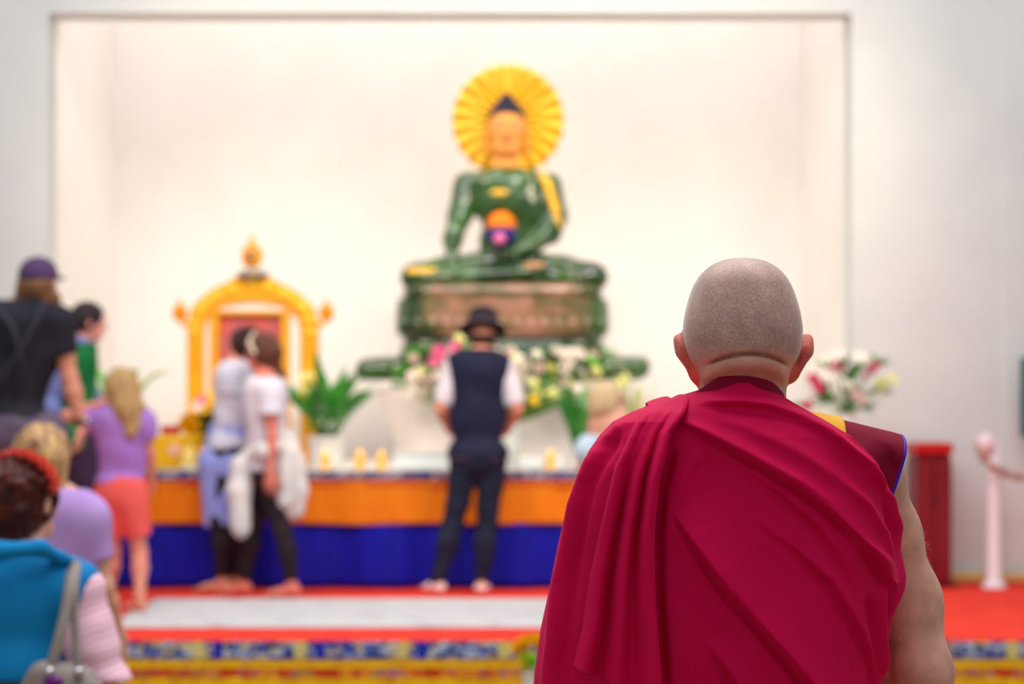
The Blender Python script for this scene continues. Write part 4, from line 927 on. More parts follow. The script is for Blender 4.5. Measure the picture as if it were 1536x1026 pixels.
top('shirt', J, P, M_('lilac white tee', (206, 208, 226), .8), g=.016, sleeve=.5, w=.92, fat=.95)
bottoms('leggings', J, P, M_('black leggings', (34, 26, 32), .7, (44, 32, 38), 8), g=.011, upto=1.9, fat=.84, w=.9)
S = Shape(); pe = J['pelvis']; S.cap(pe+npa(0, 0, .10), pe+npa(-.02, 0, -.10), .125, .15, k=.04); S.cap(pe+npa(-.03, 0, -.12), W(336, 790, 12.02), .15, .125, k=.04, flat=True); S.cap(W(330, 700, 11.98), W(318, 785, 11.98), .06, .035, k=.03, flat=True)
S.clip((0, 0, 1), W(0, 636, 12.02)); S.build('tied_jumper', .011, mat=M_('periwinkle knit', (140, 154, 232), .8, (154, 170, 240), 5), parent=P, wr=wrinkle(.010, 45, 3, 3), smooth_it=1)
R = frame(hf); S = Shape(); cap_hair(S, p, hs, R, g=.010); S.ell(p(-.03, -.075, .085), npa(.042, .04, .038), k=.02); cut_face(S, p, hs, R); S.build('hair', .009, mat=hairmat('dark brown hair', (64, 36, 36), (40, 22, 24)), parent=P, wr=strands())
# ---- 3 girl with headband walking in front of her --------------------------------------
J = mk(400, 11.72, 1.60, 1.35)
for k_, i, u, v, dy in (('neck', None, 402, 565, .0), ('chest', None, 398, 605, 0), ('waist', None, 400, 650, 0), ('pelvis', None, 402, 695, 0), ('sh', 0, 410, 588, -.15), ('sh', 1, 396, 586, .14),
    ('el', 0, 414, 655, -.19), ('el', 1, 388, 650, .2), ('wr', 0, 412, 706, -.20), ('wr', 1, 378, 690, .2), ('hip', 0, 402, 712, -.07), ('hip', 1, 400, 712, .08), ('kn', 0, 426, 795, -.07), ('kn', 1, 375, 795, .08), ('an', 0, 440, 876, -.07), ('an', 1, 362, 878, .08)): setp(J, k_, i, u, v, dy)
P = person('girl with ponytail, headband, white tee and black leggings stepping left before the shrine', J)
hc = HEADP(J, 393, 527, .0); hf = npa(-.9, .42, 0); p, hs = body(J, P, hc, hf, tilt=.1, feet=[npa(-1, .0, 0), npa(-1, .15, 0), 1], w=.86, fat=.82, legfat=.80, hipw=.9, base=(222, 130, 112))
top('shirt', J, P, M_('white tee', (232, 226, 238), .8, (222, 220, 236), 5), g=.022, sleeve=.52, w=.95, fat=1.1, hem=W(0, 706, 11.72)[2], neckcut=0)
bottoms('leggings', J, P, M_('black leggings', (34, 26, 32), .7), g=.010, upto=1.92, fat=.84, w=.9)
S = Shape(); pe = J['pelvis']
S.chain([W(425, 660, 11.70), W(436, 700, 11.68), W(440, 735, 11.68), W(440, 762, 11.68)], [.07, .085, .085, .07], k=.04); S.chain([W(432, 680, 11.60), W(428, 750, 11.6)], [.05, .055], k=.03)
S.chain([W(420, 668, 11.55), W(395, 676, 11.52), W(372, 684, 11.62), W(362, 700, 11.62), W(358, 735, 11.6), W(360, 792, 11.6)], [.030, .036, .045, .058, .066, .062], k=.03)
S.build('tied_jumper', .011, mat=M_('cream knit', (240, 232, 226), .8, (206, 208, 210), 5), parent=P, wr=wrinkle(.008, 50, 4, 9), smooth_it=1)
R = frame(hf); S = Shape(); cap_hair(S, p, hs, R, g=.010); cut_face(S, p, hs, R)
S.chain([p(0, -.10, -.01), W(413, 545, 11.70), W(420, 562, 11.70), W(422, 582, 11.70)], [.040, .034, .030, .014], k=.02); S.build('hair', .009, mat=hairmat('chestnut hair', (112, 70, 52), (76, 46, 38)), parent=P, wr=strands())
S = Shape(); a = p(0, .03, .085); 
S.chain([p(-.088, .0, -.01), p(-.078, .035, .055), p(0, .045, .112), p(.078, .035, .055), p(.088, .0, -.01)], [.013]*5, k=.01); S.build('headband', .007, mat=M_('cream band', (226, 206, 184), .6), parent=P)
# ---- 4 girl in purple top and coral shorts --------------------------------------------
J = mk(183, 10.9, 1.38, .35, z0=STG+.019)
for k_, i, u, v, dy in (('neck', None, 184, 612, .0), ('chest', None, 184, 650, 0), ('waist', None, 184, 690, 0), ('pelvis', None, 182, 735, 0), ('sh', 0, 152, 634, -.0), ('sh', 1, 214, 634, .0),
    ('el', 0, 93, 624, .10), ('el', 1, 223, 678, .02), ('wr', 0, 146, 602, .24), ('wr', 1, 221, 716, .12), ('hip', 0, 166, 758, -.0), ('hip', 1, 198, 758, .0), ('kn', 0, 166, 830, .06), ('kn', 1, 208, 832, .03), ('an', 0, 158, 885, .10), ('an', 1, 216, 898, -.12)): setp(J, k_, i, u, v, dy)
J['an'][0][2] = J['an'][1][2] = J['z0']+.075
P = person('girl with long blond hair in purple top and coral shorts, hand raised to her face', J)
hc = HEADP(J, 180, 582, .02); hf = npa(-.35, .94, 0); p, hs = body(J, P, hc, hf, hs=.95, w=.90, fat=.92, legfat=.92, handdir=[npa(.75, -.3, .15), None], handn=[npa(0, -1, .3), None], feet=[npa(-.3, 1, 0), npa(-.6, .5, 0), 1], base=(230, 150, 126), hipw=1.05)
top('shirt', J, P, M_('purple tee', (170, 118, 204), .8, (182, 134, 216), 5), g=.022, sleeve=.55, w=.98, fat=1.15, hem=W(0, 722, 10.9)[2])
bottoms('shorts', J, P, M_('coral cotton', (252, 112, 104), .8, (246, 98, 92), 5), g=.022, upto=.62, fat=1.0, w=.96, topz=W(0, 716, 10.9)[2])
R = frame(hf); S = Shape(); cap_hair(S, p, hs, R, g=.014)
S.chain([p(0, -.06, .0), W(190, 615, 10.84), W(196, 650, 10.80)], [.090, .080, .030], k=.03); S.chain([p(.03, -.05, .0), W(202, 612, 10.86), W(205, 640, 10.82)], [.06, .045, .02], k=.03); cut_face(S, p, hs, R)
S.build('hair', .009, mat=hairmat('blond hair', (220, 180, 122), (156, 118, 78)), parent=P, wr=strands(.006, 110))
# ---- 5 man in profile with green apron --------------------------------------------------
J = mk(108, 11.6, 1.76, -.7)
for k_, i, u, v, dy in (('neck', None, 120, 512, .0), ('chest', None, 104, 562, 0), ('waist', None, 104, 612, 0), ('pelvis', None, 106, 660, 0), ('sh', 0, 92, 535, .15), ('sh', 1, 104, 535, -.17),
    ('el', 0, 120, 600, .25), ('el', 1, 84, 610, -.24), ('wr', 0, 140, 630, .2), ('wr', 1, 104, 640, -.34)): setp(J, k_, i, u, v, dy)
P = person('dark-haired man in profile with blue shirt under a green sleeveless smock', J)
hc = HEADP(J, 133, 482, .0); hf = npa(.94, .30, 0); p, hs = body(J, P, hc, hf, tilt=.18, w=.98, base=(232, 160, 146))
top('shirt', J, P, M_('slate blue shirt', (98, 110, 168), .8, (120, 130, 186), 5), g=.014, sleeve=1.55, w=1.0, fat=1.15, neckcut=.045)
top('smock', J, P, M_('green smock', (18, 98, 50), .8, (28, 130, 66), 5), g=.030, sleeves=(), w=.98, hem=W(0, 672, 11.6)[2], neckcut=-.015)
bottoms('trousers', J, P, M_('plum trousers', (66, 52, 78), .8), g=.018, upto=2.0)
S = Shape(); S.cap(W(74, 548, 11.38), W(70, 580, 11.36), .045, .03); S.build('smock_lining', .010, mat=M_('bright green lining', (30, 200, 96), .7), parent=P)
S = Shape(); R = frame(hf); cap_hair(S, p, hs, R, g=.007); cut_face(S, p, hs, R); S.clip((-.2*0, 0, -1), p(0, 0, -.055)); S.build('hair', .009, mat=hairmat('black hair', (48, 34, 40), (30, 22, 28)), parent=P, wr=strands(.003))
# ---- 6 man in the cap ---------------------------------------------------------------------
J = mk(40, 9.95, 1.84, .15)
for k_, i, u, v, dy in (('neck', None, 50, 455, .0), ('chest', None, 36, 515, 0), ('waist', None, 20, 575, 0), ('pelvis', None, 22, 640, 0), ('sh', 0, -20, 478, .0), ('sh', 1, 86, 484, .0),
    ('el', 0, -40, 560, .06), ('el', 1, 104, 566, .0), ('wr', 0, -20, 640, .12), ('wr', 1, 121, 636, .02)): setp(J, k_, i, u, v, dy)
P = person('tall man in a plum cap and black tee with long brown hair, seen from behind', J)
hc = HEADP(J, 57, 424, .03); hf = npa(.25, .97, 0); p, hs = body(J, P, hc, hf, w=1.05, fat=1.0, handdir=[None, npa(-.05, .05, -1)], curl=.45, base=(226, 152, 128))
top('tee_shirt', J, P, M_('black tee', (36, 34, 44), .85, (48, 46, 56), 6), g=.022, sleeve=.62, w=1.04, fat=1.18, hem=W(0, 628, 9.95)[2], wr=wrinkle(.009, 22, 12, 4))
bottoms('shorts', J, P, M_('grey plum shorts', (96, 84, 106), .85, (112, 96, 116), 6), g=.026, upto=1.02, w=1.04, topz=W(0, 622, 9.95)[2])
R = frame(hf); S = Shape(); S.ell(p(0, -.010, .035), npa(.078, .098, .080)*hs, R, g=.014); S.clip(-nrm(R[:, 2]-R[:, 1]*.1), p(0, -.02, .012)); cp = S.build('cap_crown', .008, mat=M_('plum cap', (66, 48, 84), .8, (86, 64, 104), 9), parent=P)
S = Shape(); S.ell(p(0, .125, .030), npa(.072, .065, .010)*hs, R); S.build('cap_peak', .007, mat=M_('plum peak', (60, 44, 78), .8), parent=cp)
S = Shape(); S.ell(p(0, -.03, -.02), npa(.076, .080, .075)*hs, R, g=.010); S.chain([p(-.03, -.055, -.03), p(-.055, -.06, -.10)], [.055, .04], k=.03); S.chain([p(.03, -.055, -.03), p(.060, -.05, -.12)], [.055, .030], k=.03); S.chain([p(.045, -.04, -.02), p(.085, -.03, -.08), p(.10, -.03, -.115)], [.045, .035, .02], k=.02); S.chain([p(-.045, -.04, -.02), p(-.09, -.03, -.07)], [.045, .03], k=.02); S.clip(R[:, 2], p(0, 0, .03)); cut_face(S, p, hs, R)
S.build('hair', .008, mat=hairmat('warm brown hair', (146, 100, 66), (92, 60, 42)), parent=P, wr=strands(.006, 120))
MB().lathe((0, 0, 0), [(.034, -.012), (.036, -.012), (.036, .012), (.034, .012)], 18)
wa = MB(); wp = J['wr'][1]+npa(0, 0, .012); wa.lathe(wp, [(.034, -.013), (.040, -.013), (.041, .013), (.034, .013)], 20); wt = wa.build('watch_strap', M_('dark strap', (50, 40, 46), .5), P); MB().ball(wp+npa(.03, -.02, 0), (.016, .014, .018)).build('watch_face', M_('steel', (180, 180, 190), .25, metal=1), wt)
S = MB(); S.tube([W(-2, 462, 9.78), W(20, 492, 9.74), W(34, 540, 9.76), W(20, 600, 9.76)], .014, 6); S.tube([W(66, 455, 9.80), W(52, 490, 9.74), W(10, 560, 9.76), W(-20, 600, 9.78)], .014, 6); S.build('shoulder_strap', M_('grey webbing', (52, 50, 62), .6), P)
# ---- 7 child in lavender tee --------------------------------------------------------------
J = mk(92, 7.1, 1.46, -.1, z0=.0)
for k_, i, u, v, dy in (('neck', None, 84, 742, .0), ('chest', None, 90, 800, 0), ('waist', None, 92, 880, 0), ('sh', 0, 30, 785, .0), ('sh', 1, 138, 780, .0),
    ('el', 0, 18, 880, .02), ('el', 1, 158, 880, .0), ('wr', 0, 30, 960, .08), ('wr', 1, 172, 960, .10)): setp(J, k_, i, u, v, dy)
J['neck'][2] = max(J['neck'][2], J['sh'][0][2]+.04)
P = person('child with light brown bob and lavender tee behind the woman in the blue vest', J)
hc = HEADP(J, 62, 688, .02); hf = npa(.15, .99, 0); p, hs = body(J, P, hc, hf, w=.92, fat=.86, hs=.98, base=(226, 168, 142))
top('shirt', J, P, M_('lavender tee', (176, 140, 208), .85, (188, 154, 218), 5), g=.014, sleeve=.62, w=.96, fat=1.05, h=.009)
bottoms('skirt_shorts', J, P, M_('denim shorts', (80, 90, 130), .85), g=.018, upto=.5, w=.96)
R = frame(hf); S = Shape(); S.ell(p(0, -.012, .018), npa(.079, .097, .092)*hs, R, g=.022); S.chain([p(-.03, -.05, -.02), p(-.055, -.055, -.11)], [.075, .035], k=.03); S.chain([p(.035, -.05, -.02), p(.068, -.045, -.13)], [.075, .038], k=.03); cut_face(S, p, hs, R)
S.build('hair', .007, mat=hairmat('light brown hair', (224, 180, 124), (110, 74, 50), (11, 11, .5)), parent=P, wr=strands(.003, 130))
# ---- 8 woman in the blue vest ----------------------------------------------------------------
J = mk(20, 5.75, 1.43, -.25, z0=.0)
for k_, i, u, v, dy in (('neck', None, 34, 828, .01), ('chest', None, 16, 930, 0), ('waist', None, 14, 1030, 0), ('sh', 0, -78, 892, .04), ('sh', 1, 118, 888, -.04),
    ('el', 0, -120, 1040, .06), ('el', 1, 168, 1030, -.08), ('wr', 0, -90, 1130, .2), ('wr', 1, 150, 1120, .10)): setp(J, k_, i, u, v, dy)
P = person('woman with auburn curls in turquoise vest over pink striped sleeve, lower left corner', J)
hc = HEADP(J, 34, 752, .03); hf = npa(.42, .9, 0); p, hs = body(J, P, hc, hf, w=1.12, fat=1.2, hs=1.02, base=(232, 176, 150))
stripe, nt, b = newmat('pink striped knit'); b.inputs['Roughness'].default_value = .85; tc = N(nt, 'ShaderNodeTexCoord'); wv = N(nt, 'ShaderNodeTexWave', Scale=16, Distortion=2.5, Detail=2); wv.bands_direction = 'Z'; mp = N(nt, 'ShaderNodeMapping'); mp.inputs['Rotation'].default_value = (0, .35, 0)
L(nt, tc.outputs['Object'], mp.inputs[0]); L(nt, mp.outputs[0], wv.inputs['Vector']); r = N(nt, 'ShaderNodeValToRGB'); e = r.color_ramp.elements; e[0].position = .45; e[0].color = (*lin((236, 214, 232)), 1); e[1].position = .85; e[1].color = (*lin((236, 142, 162)), 1); L(nt, wv.outputs[0], r.inputs[0]); L(nt, r.outputs[0], b.inputs['Base Color'])
top('knit_jumper', J, P, stripe, g=.020, sleeve=1.8, w=1.10, fat=1.32, h=.008, wr=wrinkle(.006, 30, 34, 2))
top('quilted_vest', J, P, M_('turquoise fleece', (2, 122, 186), .8, (6, 134, 196), 4), g=.040, sleeves=(), w=1.12, neckcut=-.01, h=.009, wr=wrinkle(.007, 20, 5, 6), extra=lambda S: [S.ell(W(u, 950, 5.7), npa(.06, .3, .19), sub=True, k=.02) for u in (-112, 158)])
S = Shape(); S.chain([W(-50, 836, 5.62), W(0, 826, 5.56), (W(60, 822, 5.60)), W(92, 838, 5.66), W(125, 858, 5.72)], [.020, .024, .022, .018, .014], k=.02); S.build('vest_collar', .007, mat=M_('turquoise fleece', ()), parent=P)
bottoms('trousers', J, P, M_('grey trousers', (90, 92, 100), .8), g=.02, upto=1.95, w=1.1, fat=1.1)
R = frame(hf); S = Shape(); S.ell(p(0, -.020, .015), npa(.080, .096, .088)*hs, R, g=.020); S.ell(p(0, -.055, -.045), npa(.070, .055, .060)*hs, R, g=.010, k=.03)
RR = random.Random(3)
for k in range(70):
    a, b_ = RR.uniform(0, 6.28), RR.uniform(-.5, 1.4); q = npa(math.cos(a)*math.cos(b_)*.097, math.sin(a)*math.cos(b_)*.112-.02, math.sin(b_)*.104+.012)
    if q[1] > .03 and q[2] < .055: continue
    S.ell(p(*q), npa(.020, .020, .018), k=.008)
S.ell(p(0, .118, -.050), npa(.066, .088, .100)*hs, R, sub=True, k=.015); S.cap(p(.05, .005, -.012), p(.13, .005, -.012), .030, sub=True)
S.build('curly_hair', .0065, mat=hairmat('auburn curls', (96, 34, 24), (40, 16, 14), (8, 8, 8)), parent=P, wr=strands(.004, 160))
hbp = bpy.data.objects.new('flower_crown', None); COL.objects.link(hbp); hbp.parent = P; hbp.location = Vector([float(q) for q in p(0, 0, .1)])-P.location
pts = [p(.104*math.cos(a), -.022+.010*math.cos(a*2), .030+.092*math.sin(a)) for a in np.linspace(.05, math.pi-.05, 20)]
MB().tube(pts, .008, 6).build('band', M_('coral band', (226, 84, 80), .7), hbp)
for k, q in enumerate(pts): bloom('bloom', 'rose', .030, q+npa(0, (-.018, .012)[k % 2], .004), nrm(q-hc), [M_('coral rose', (236, 92, 84), .6, (244, 130, 110), 20), M_('orange rose', (240, 120, 80), .6)][k % 2], hbp, k)
# shoulder bag
bg = empty('shoulder_bag', W(88, 1040, 5.45), 'taupe shoulder bag with long straps on the woman in the turquoise vest', 'bag'); tp = M_('taupe leather', (134, 122, 116), .5, (150, 138, 132), 10)
def strap(pts, w_, t_=.004, name='strap'):
    V = []; n_ = 28; P3 = []
    for i in range(n_+1):
        s_ = i/n_*(len(pts)-1); a = int(min(s_, len(pts)-2)); f_ = s_-a
        p0, p1, p2, p3 = pts[max(a-1, 0)], pts[a], pts[a+1], pts[min(a+2, len(pts)-1)]
        P3.append(.5*((2*p1)+(-p0+p2)*f_+(2*p0-5*p1+4*p2-p3)*f_*f_+(-p0+3*p1-3*p2+p3)*f_**3))
    for i, q in enumerate(P3):
        d = nrm(P3[min(i+1, n_)]-P3[max(i-1, 0)]); sd = nrm(np.cross(d, (0, -1, .15))); V += [q-sd*w_/2, q+sd*w_/2]
    o = link(name, mesh(name, V, [(2*i, 2*i+1, 2*i+3, 2*i+2) for i in range(n_)]), tp, bg); md = o.modifiers.new('t', 'SOLIDIFY'); md.thickness = t_; md.offset = 0; return o
strap([W(112, 858, 5.80), W(110, 846, 5.66), W(106, 870, 5.53), W(98, 920, 5.47), W(84, 975, 5.43), W(74, 1010, 5.42)], .030)
strap([W(120, 862, 5.80), W(117, 848, 5.64), W(112, 880, 5.52), W(112, 930, 5.48), W(116, 980, 5.45), W(120, 1015, 5.44)], .022)
S = Shape(); S.cap(W(66, 1012, 5.44), W(118, 1020, 5.46), .035, k=.02); S.ell(W(92, 1075, 5.45), npa(.125, .06, .13), pw=3.0, k=.03); S.build('bag_body', .008, mat=tp, parent=bg, smooth_it=1)
for u, v in ((74, 1008), (118, 1008)): MB().lathe(W(u, v, 5.40), [(.004, -.012), (.014, -.012), (.014, .012), (.004, .012)], 14).build('buckle', M_('nickel', (200, 200, 205), .2, metal=1), bg)
MB().ball(W(80, 1022, 5.395), (.028, .012, .014)).build('purple_badge', M_('purple enamel', (110, 30, 130), .3), bg)
# ---- 9 blond child ---------------------------------------------------------------------------------
J = mk(915, 10.3, 1.27, -.45, z0=STG+.022)
P = person('small blond child in pale blue tee showing just above the left shoulder of the monk', J)
for k_, i, u, v, dy in (('neck', None, 912, 655, .0), ('sh', 0, 884, 676, .0), ('sh', 1, 946, 676, .0)): setp(J, k_, i, u, v, dy)
hc = HEADP(J, 911, 606, .02); hf = npa(.55, .83, 0); p, hs = body(J, P, hc, hf, hs=1.0, tilt=.12, w=.92, base=(236, 170, 146))
top('shirt', J, P, M_('pale blue tee', (206, 226, 240), .85), g=.020, sleeve=.6, w=1.0, fat=1.15, neckcut=.0)
bottoms('shorts', J, P, M_('navy shorts', (50, 60, 100), .8), g=.02, upto=.9)
R = frame(hf); S = Shape(); S.ell(p(0, -.010, .020), npa(.078, .096, .090)*hs, R, g=.014); S.ell(p(0, -.040, -.03), npa(.068, .062, .060)*hs, R, g=.008, k=.03); S.ell(p(0, .120, -.050), npa(.075, .085, .100)*hs, R, sub=True, k=.02); S.cap(p(.05, .01, -.02), p(.13, .01, -.02), .034, sub=True)
S.build('hair', .008, mat=hairmat('fair hair', (240, 214, 170), (206, 168, 120)), parent=P, wr=strands(.004, 120))
# ------------------------------------------------------------------ the monk
YM = 2.80                 # distance of the body axis
K = 2.70/FPX              # metres per photo pixel at his back
def MX(u): return (u-768)*K
def MZ(v): return CAMZ-(v-HOR)*K
def M3(u, v, y): return npa(MX(u)*y/2.70, y, CAMZ-(v-HOR)*K*y/2.70)
monk = empty('person', (MX(1100), YM, 0), 'shaven-headed monk in a crimson robe with one bare arm, seen from behind in the foreground', 'person')
# silhouette of the draped torso: v, left u, right u, half depth, centre y, exponent
PR = np.array([
 (574, 1096, 1138, .080, 2.790, 2.0), (580, 1070, 1158, .082, 2.790, 2.0), (586, 1052, 1178, .084, 2.792, 2.0), (596, 1018, 1205, .087, 2.795, 2.0), (606, 986, 1228, .095, 2.797, 2.1), (618, 955, 1250, .102, 2.80, 2.2),
 (634, 925, 1285, .112, 2.805, 2.3), (655, 905, 1325, .122, 2.81, 2.35), (680, 888, 1343, .130, 2.815, 2.4), (715, 872, 1355, .137, 2.82, 2.4), (760, 856, 1362, .142, 2.825, 2.4),
 (830, 840, 1362, .146, 2.83, 2.4), (900, 826, 1366, .147, 2.83, 2.4), (960, 813, 1356, .147, 2.83, 2.4), (1030, 803, 1340, .148, 2.83, 2.4), (1200, 790, 1345, .155, 2.83, 2.4), (1400, 800, 1350, .165, 2.83, 2.3), (1700, 810, 1340, .17, 2.83, 2.2), (2150, 790, 1360, .19, 2.83, 2.2)], float)
def prof(v): return [np.interp(v, PR[:, 0], PR[:, i]) for i in range(1, 6)]
def back_y(u, v, off=0.0):
    l, r, d, yc, n = prof(v); c, w = (l+r)/2, (r-l)/2+off/K; t = np.clip(np.abs((u-c)/w), 0, .999)
    return yc-(d+off)*(1-t**n)**(1/n)
def poly_sd(U, V_, pts):
    "signed distance (photo pixels) to a polyline and the position along it; positive on the right when walking down"
    P = np.asarray(pts, float); best = np.full(U.shape, 1e9); sg = np.zeros(U.shape); tt = np.zeros(U.shape); n = len(P)-1
    for i in range(n):
        a, b = P[i], P[i+1]; ab = b-a; L2 = ab @ ab; t = ((U-a[0])*ab[0]+(V_-a[1])*ab[1])/L2; tc = np.clip(t, 0, 1)
        dx, dy = U-a[0]-tc*ab[0], V_-a[1]-tc*ab[1]; d = np.hypot(dx, dy); m = d < best
        cr = ab[0]*dy-ab[1]*dx
        sg = np.where(m, np.where(cr > 0, -1, 1), sg); tt = np.where(m, (i+tc)/n, tt); best = np.where(m, d, best)
    return best*sg, tt
def taper(t, a=.12, b=.12): return np.clip(t/a, 0, 1)*np.clip((1-t)/b, 0, 1) if a and b else (np.clip(t/a, 0, 1) if a else (np.clip((1-t)/b, 0, 1) if b else 1.0))
def smooth01(x): x = np.clip(x, 0, 1); return x*x*(3-2*x)
# kind, points, amplitude (m), width px, long side px, taper start, taper end
FOLDS = [
 ('ridge', [(1048, 600), (1110, 600), (1145, 604), (1195, 622), (1240, 645), (1300, 697), (1336, 750), (1355, 812), (1356, 880), (1345, 948)], .010, 9, 0, .06, .10),
 ('ridge', [(1060, 618), (1120, 640), (1190, 676), (1250, 716), (1300, 768)], .004, 12, 0, .2, .3),
 ('step', [(1010, 628), (1060, 652), (1117, 684), (1190, 728), (1240, 768), (1290, 822), (1330, 880), (1345, 930)], .011, 5, 55, .25, .15),
 ('ridge', [(1020, 628), (1060, 646), (1117, 676), (1195, 722), (1250, 764)], .005, 8, 0, .2, .3),
 ('step', [(1010, 770), (1035, 808), (1085, 879), (1143, 944), (1195, 1009), (1260, 1110)], .019, 6, 85, .35, .1),
 ('step', [(1120, 770), (1190, 822), (1240, 870), (1280, 940), (1310, 1010), (1330, 1140)], .008, 7, 60, .35, .1),
 ('step', [(1060, 960), (1100, 1020), (1160, 1140)], .012, 7, 60, .35, .1),
 ('ridge', [(1336, 866), (1300, 830), (1250, 800)], .006, 9, 0, .35, .5),
 ('ridge', [(1334, 872), (1318, 900), (1318, 960), (1322, 1030)], .007, 9, 0, .2, .1),
 ('groove', [(1336, 880), (1332, 930), (1334, 1040)], .010, 6, 0, .1, .1),
 ('groove', [(1296, 893), (1304, 940), (1312, 1030)], .007, 8, 0, .2, .1),
 ('groove', [(1322, 700), (1334, 780), (1338, 850)], .006, 8, 0, .2, .2),
 ('ridge', [(1345, 770), (1360, 830), (1352, 900)], .006, 10, 0, .2, .2),
 ('groove', [(1010, 668), (992, 730), (984, 800), (986, 900), (996, 1040), (998, 1160)], .010, 8, 0, .1, .0),
 ('step', [(1100, 690), (1170, 740), (1225, 790), (1262, 850), (1285, 905)], .006, 7, 40, .3, .4),
 ('ridge', [(1250, 716), (1290, 752), (1318, 800), (1334, 850)], .006, 9, 0, .3, .1),
 ('ridge', [(1010, 760), (1030, 700), (1070, 660)], .003, 12, 0, .3, .3),
 # pleats of the part gathered on the shoulder
 ('step', [(903, 655), (868, 740), (843, 840), (825, 960), (815, 1160)], .012, 6, 40, .1, .0),
 ('ridge', [(960, 616), (905, 665), (872, 760), (848, 880), (836, 1010), (832, 1160)], .008, 9, 0, .1, .0),
 ('groove', [(935, 640), (893, 730), (868, 850), (850, 1000), (846, 1160)], .009, 8, 0, .1, .0),
 ('ridge', [(890, 720), (860, 860), (848, 1040), (846, 1160)], .004, 6, 0, .2, .0),
]
def folds(U, V_):
    F = np.zeros(U.shape)
    for kind, pts, a, w, L_, t0, t1 in FOLDS:
        a = a*1.6; w = w*(.65 if kind == 'step' else .9)
        d, t = poly_sd(U, V_, pts); T = taper(t, t0, t1)
        if kind == 'ridge': F += a*T*np.exp(-(d/w)**2)
        elif kind == 'groove': F -= a*T*np.exp(-(d/w)**2)
        else:
            # cloth above the line stands proud and drops steeply below it
            F += a*T*np.where(d > 0, np.exp(-d/L_), np.exp(-(d/w)**2))-a*.35*T*np.exp(-((d+w*1.6)/(w*1.3))**2)
    F += .0012*np.sin(U*.031+V_*.022+1.2*np.sin(V_*.011))+.0010*np.sin(U*.05-V_*.034+2)
    return F
# right boundary of the shawl over the back
BND = np.array([(574, 1138), (579, 1150), (585, 1162), (596, 1181), (606, 1196), (626, 1230), (655, 1281), (697, 1320), (743, 1346), (752, 1350.5), (760, 1354.1), (768, 1357), (775, 1358.9), (782, 1360.4), (790, 1361.5), (796, 1361.9), (801, 1363), (2200, 1500)], float)
vs = np.concatenate([np.linspace(574, 640, 75), np.linspace(641, 1060, 260), np.linspace(1064, 2150, 90)])
NC = 620; Pts = np.zeros((len(vs), NC, 3)); DSP = np.zeros((len(vs), NC)); NXY = np.zeros((len(vs), NC, 2))
for i, v in enumerate(vs):
    l, r, d, yc, n = prof(v); ub = np.interp(v, BND[:, 0], BND[:, 1]); c, w = (l+r)/2, (r-l)/2
    q = np.clip((ub-c)/w, -1, 1); th0 = -math.acos(abs(q)**(n/2)*np.sign(q)) if q < 1 else 0.0      # angle of the right edge, 0 = right side, -90 deg = back
    s = np.linspace(0, 1, NC)
    # denser on the back: back half gets 75% of the columns
    th = np.where(s < .78, th0+(-math.pi-th0)*(s/.78), -math.pi-(s-.78)/.22*(math.pi+th0 if q < 1 else math.pi))
    ct, sn = np.cos(th), np.sin(th); x = np.sign(ct)*np.abs(ct)**(2/n); y = np.sign(sn)*np.abs(sn)**(2/n)
    U = c+w*x; Vv = np.full(NC, v); bk = .12+.88*smooth01((-y-.12)/.55); bk = bk*smooth01((-y+.05)/.2) # folds on the back only
    f = folds(U, Vv)*bk
    nx_, ny_ = np.sign(x)*np.abs(x)**(n-1)/w/K, np.sign(y)*np.abs(y)**(n-1)/d; nl = np.hypot(nx_, ny_)+1e-9; nx_, ny_ = nx_/nl, ny_/nl
    sag = .004*smooth01((v-600)/60)
    Pts[i, :, 0] = MX(c)+w*K*x; Pts[i, :, 1] = yc+d*y+ny_*sag; Pts[i, :, 2] = MZ(v); DSP[i] = f; NXY[i, :, 0] = nx_; NXY[i, :, 1] = ny_
for q in range(3):
    A = np.pad(DSP, 1, mode='edge'); DSP = (A[1:-1, 1:-1]*2+A[:-2, 1:-1]+A[2:, 1:-1]+A[1:-1, :-2]+A[1:-1, 2:])/6
Pts[:, :, 0] += NXY[:, :, 0]*DSP; Pts[:, :, 1] += NXY[:, :, 1]*DSP
me = grid_mesh('shawl', Pts)
def cloth(name, c1, c2, sheen=.2, rough=.72):
    m, nt, b = newmat(name); b.inputs['Roughness'].default_value = rough; b.inputs['Sheen Weight'].default_value = sheen; b.inputs['Sheen Roughness'].default_value = .35; b.inputs['Sheen Tint'].default_value = (*lin((255, 90, 140)), 1); b.inputs['Specular IOR Level'].default_value = .12
    tc = N(nt, 'ShaderNodeTexCoord'); n1 = N(nt, 'ShaderNodeTexNoise', Scale=2.5, Detail=3); L(nt, tc.outputs['Object'], n1.inputs['Vector']); r = N(nt, 'ShaderNodeValToRGB'); e = r.color_ramp.elements; e[0].position = .35; e[0].color = (*lin(c1), 1); e[1].position = .65; e[1].color = (*lin(c2), 1); L(nt, n1.outputs[0], r.inputs[0]); L(nt, r.outputs[0], b.inputs['Base Color'])
    w1 = N(nt, 'ShaderNodeTexWave', Scale=420, Distortion=.3); w1.bands_direction = 'X'; w2 = N(nt, 'ShaderNodeTexWave', Scale=420, Distortion=.3); w2.bands_direction = 'Z'; L(nt, tc.outputs['Object'], w1.inputs['Vector']); L(nt, tc.outputs['Object'], w2.inputs['Vector'])
    ad = N(nt, 'ShaderNodeMath', operation='ADD'); L(nt, w1.outputs[1], ad.inputs[0]); L(nt, w2.outputs[1], ad.inputs[1]); bp = N(nt, 'ShaderNodeBump', Strength=.12, Distance=.0004); L(nt, ad.outputs[0], bp.inputs['Height']); L(nt, bp.outputs[0], b.inputs['Normal']); return m
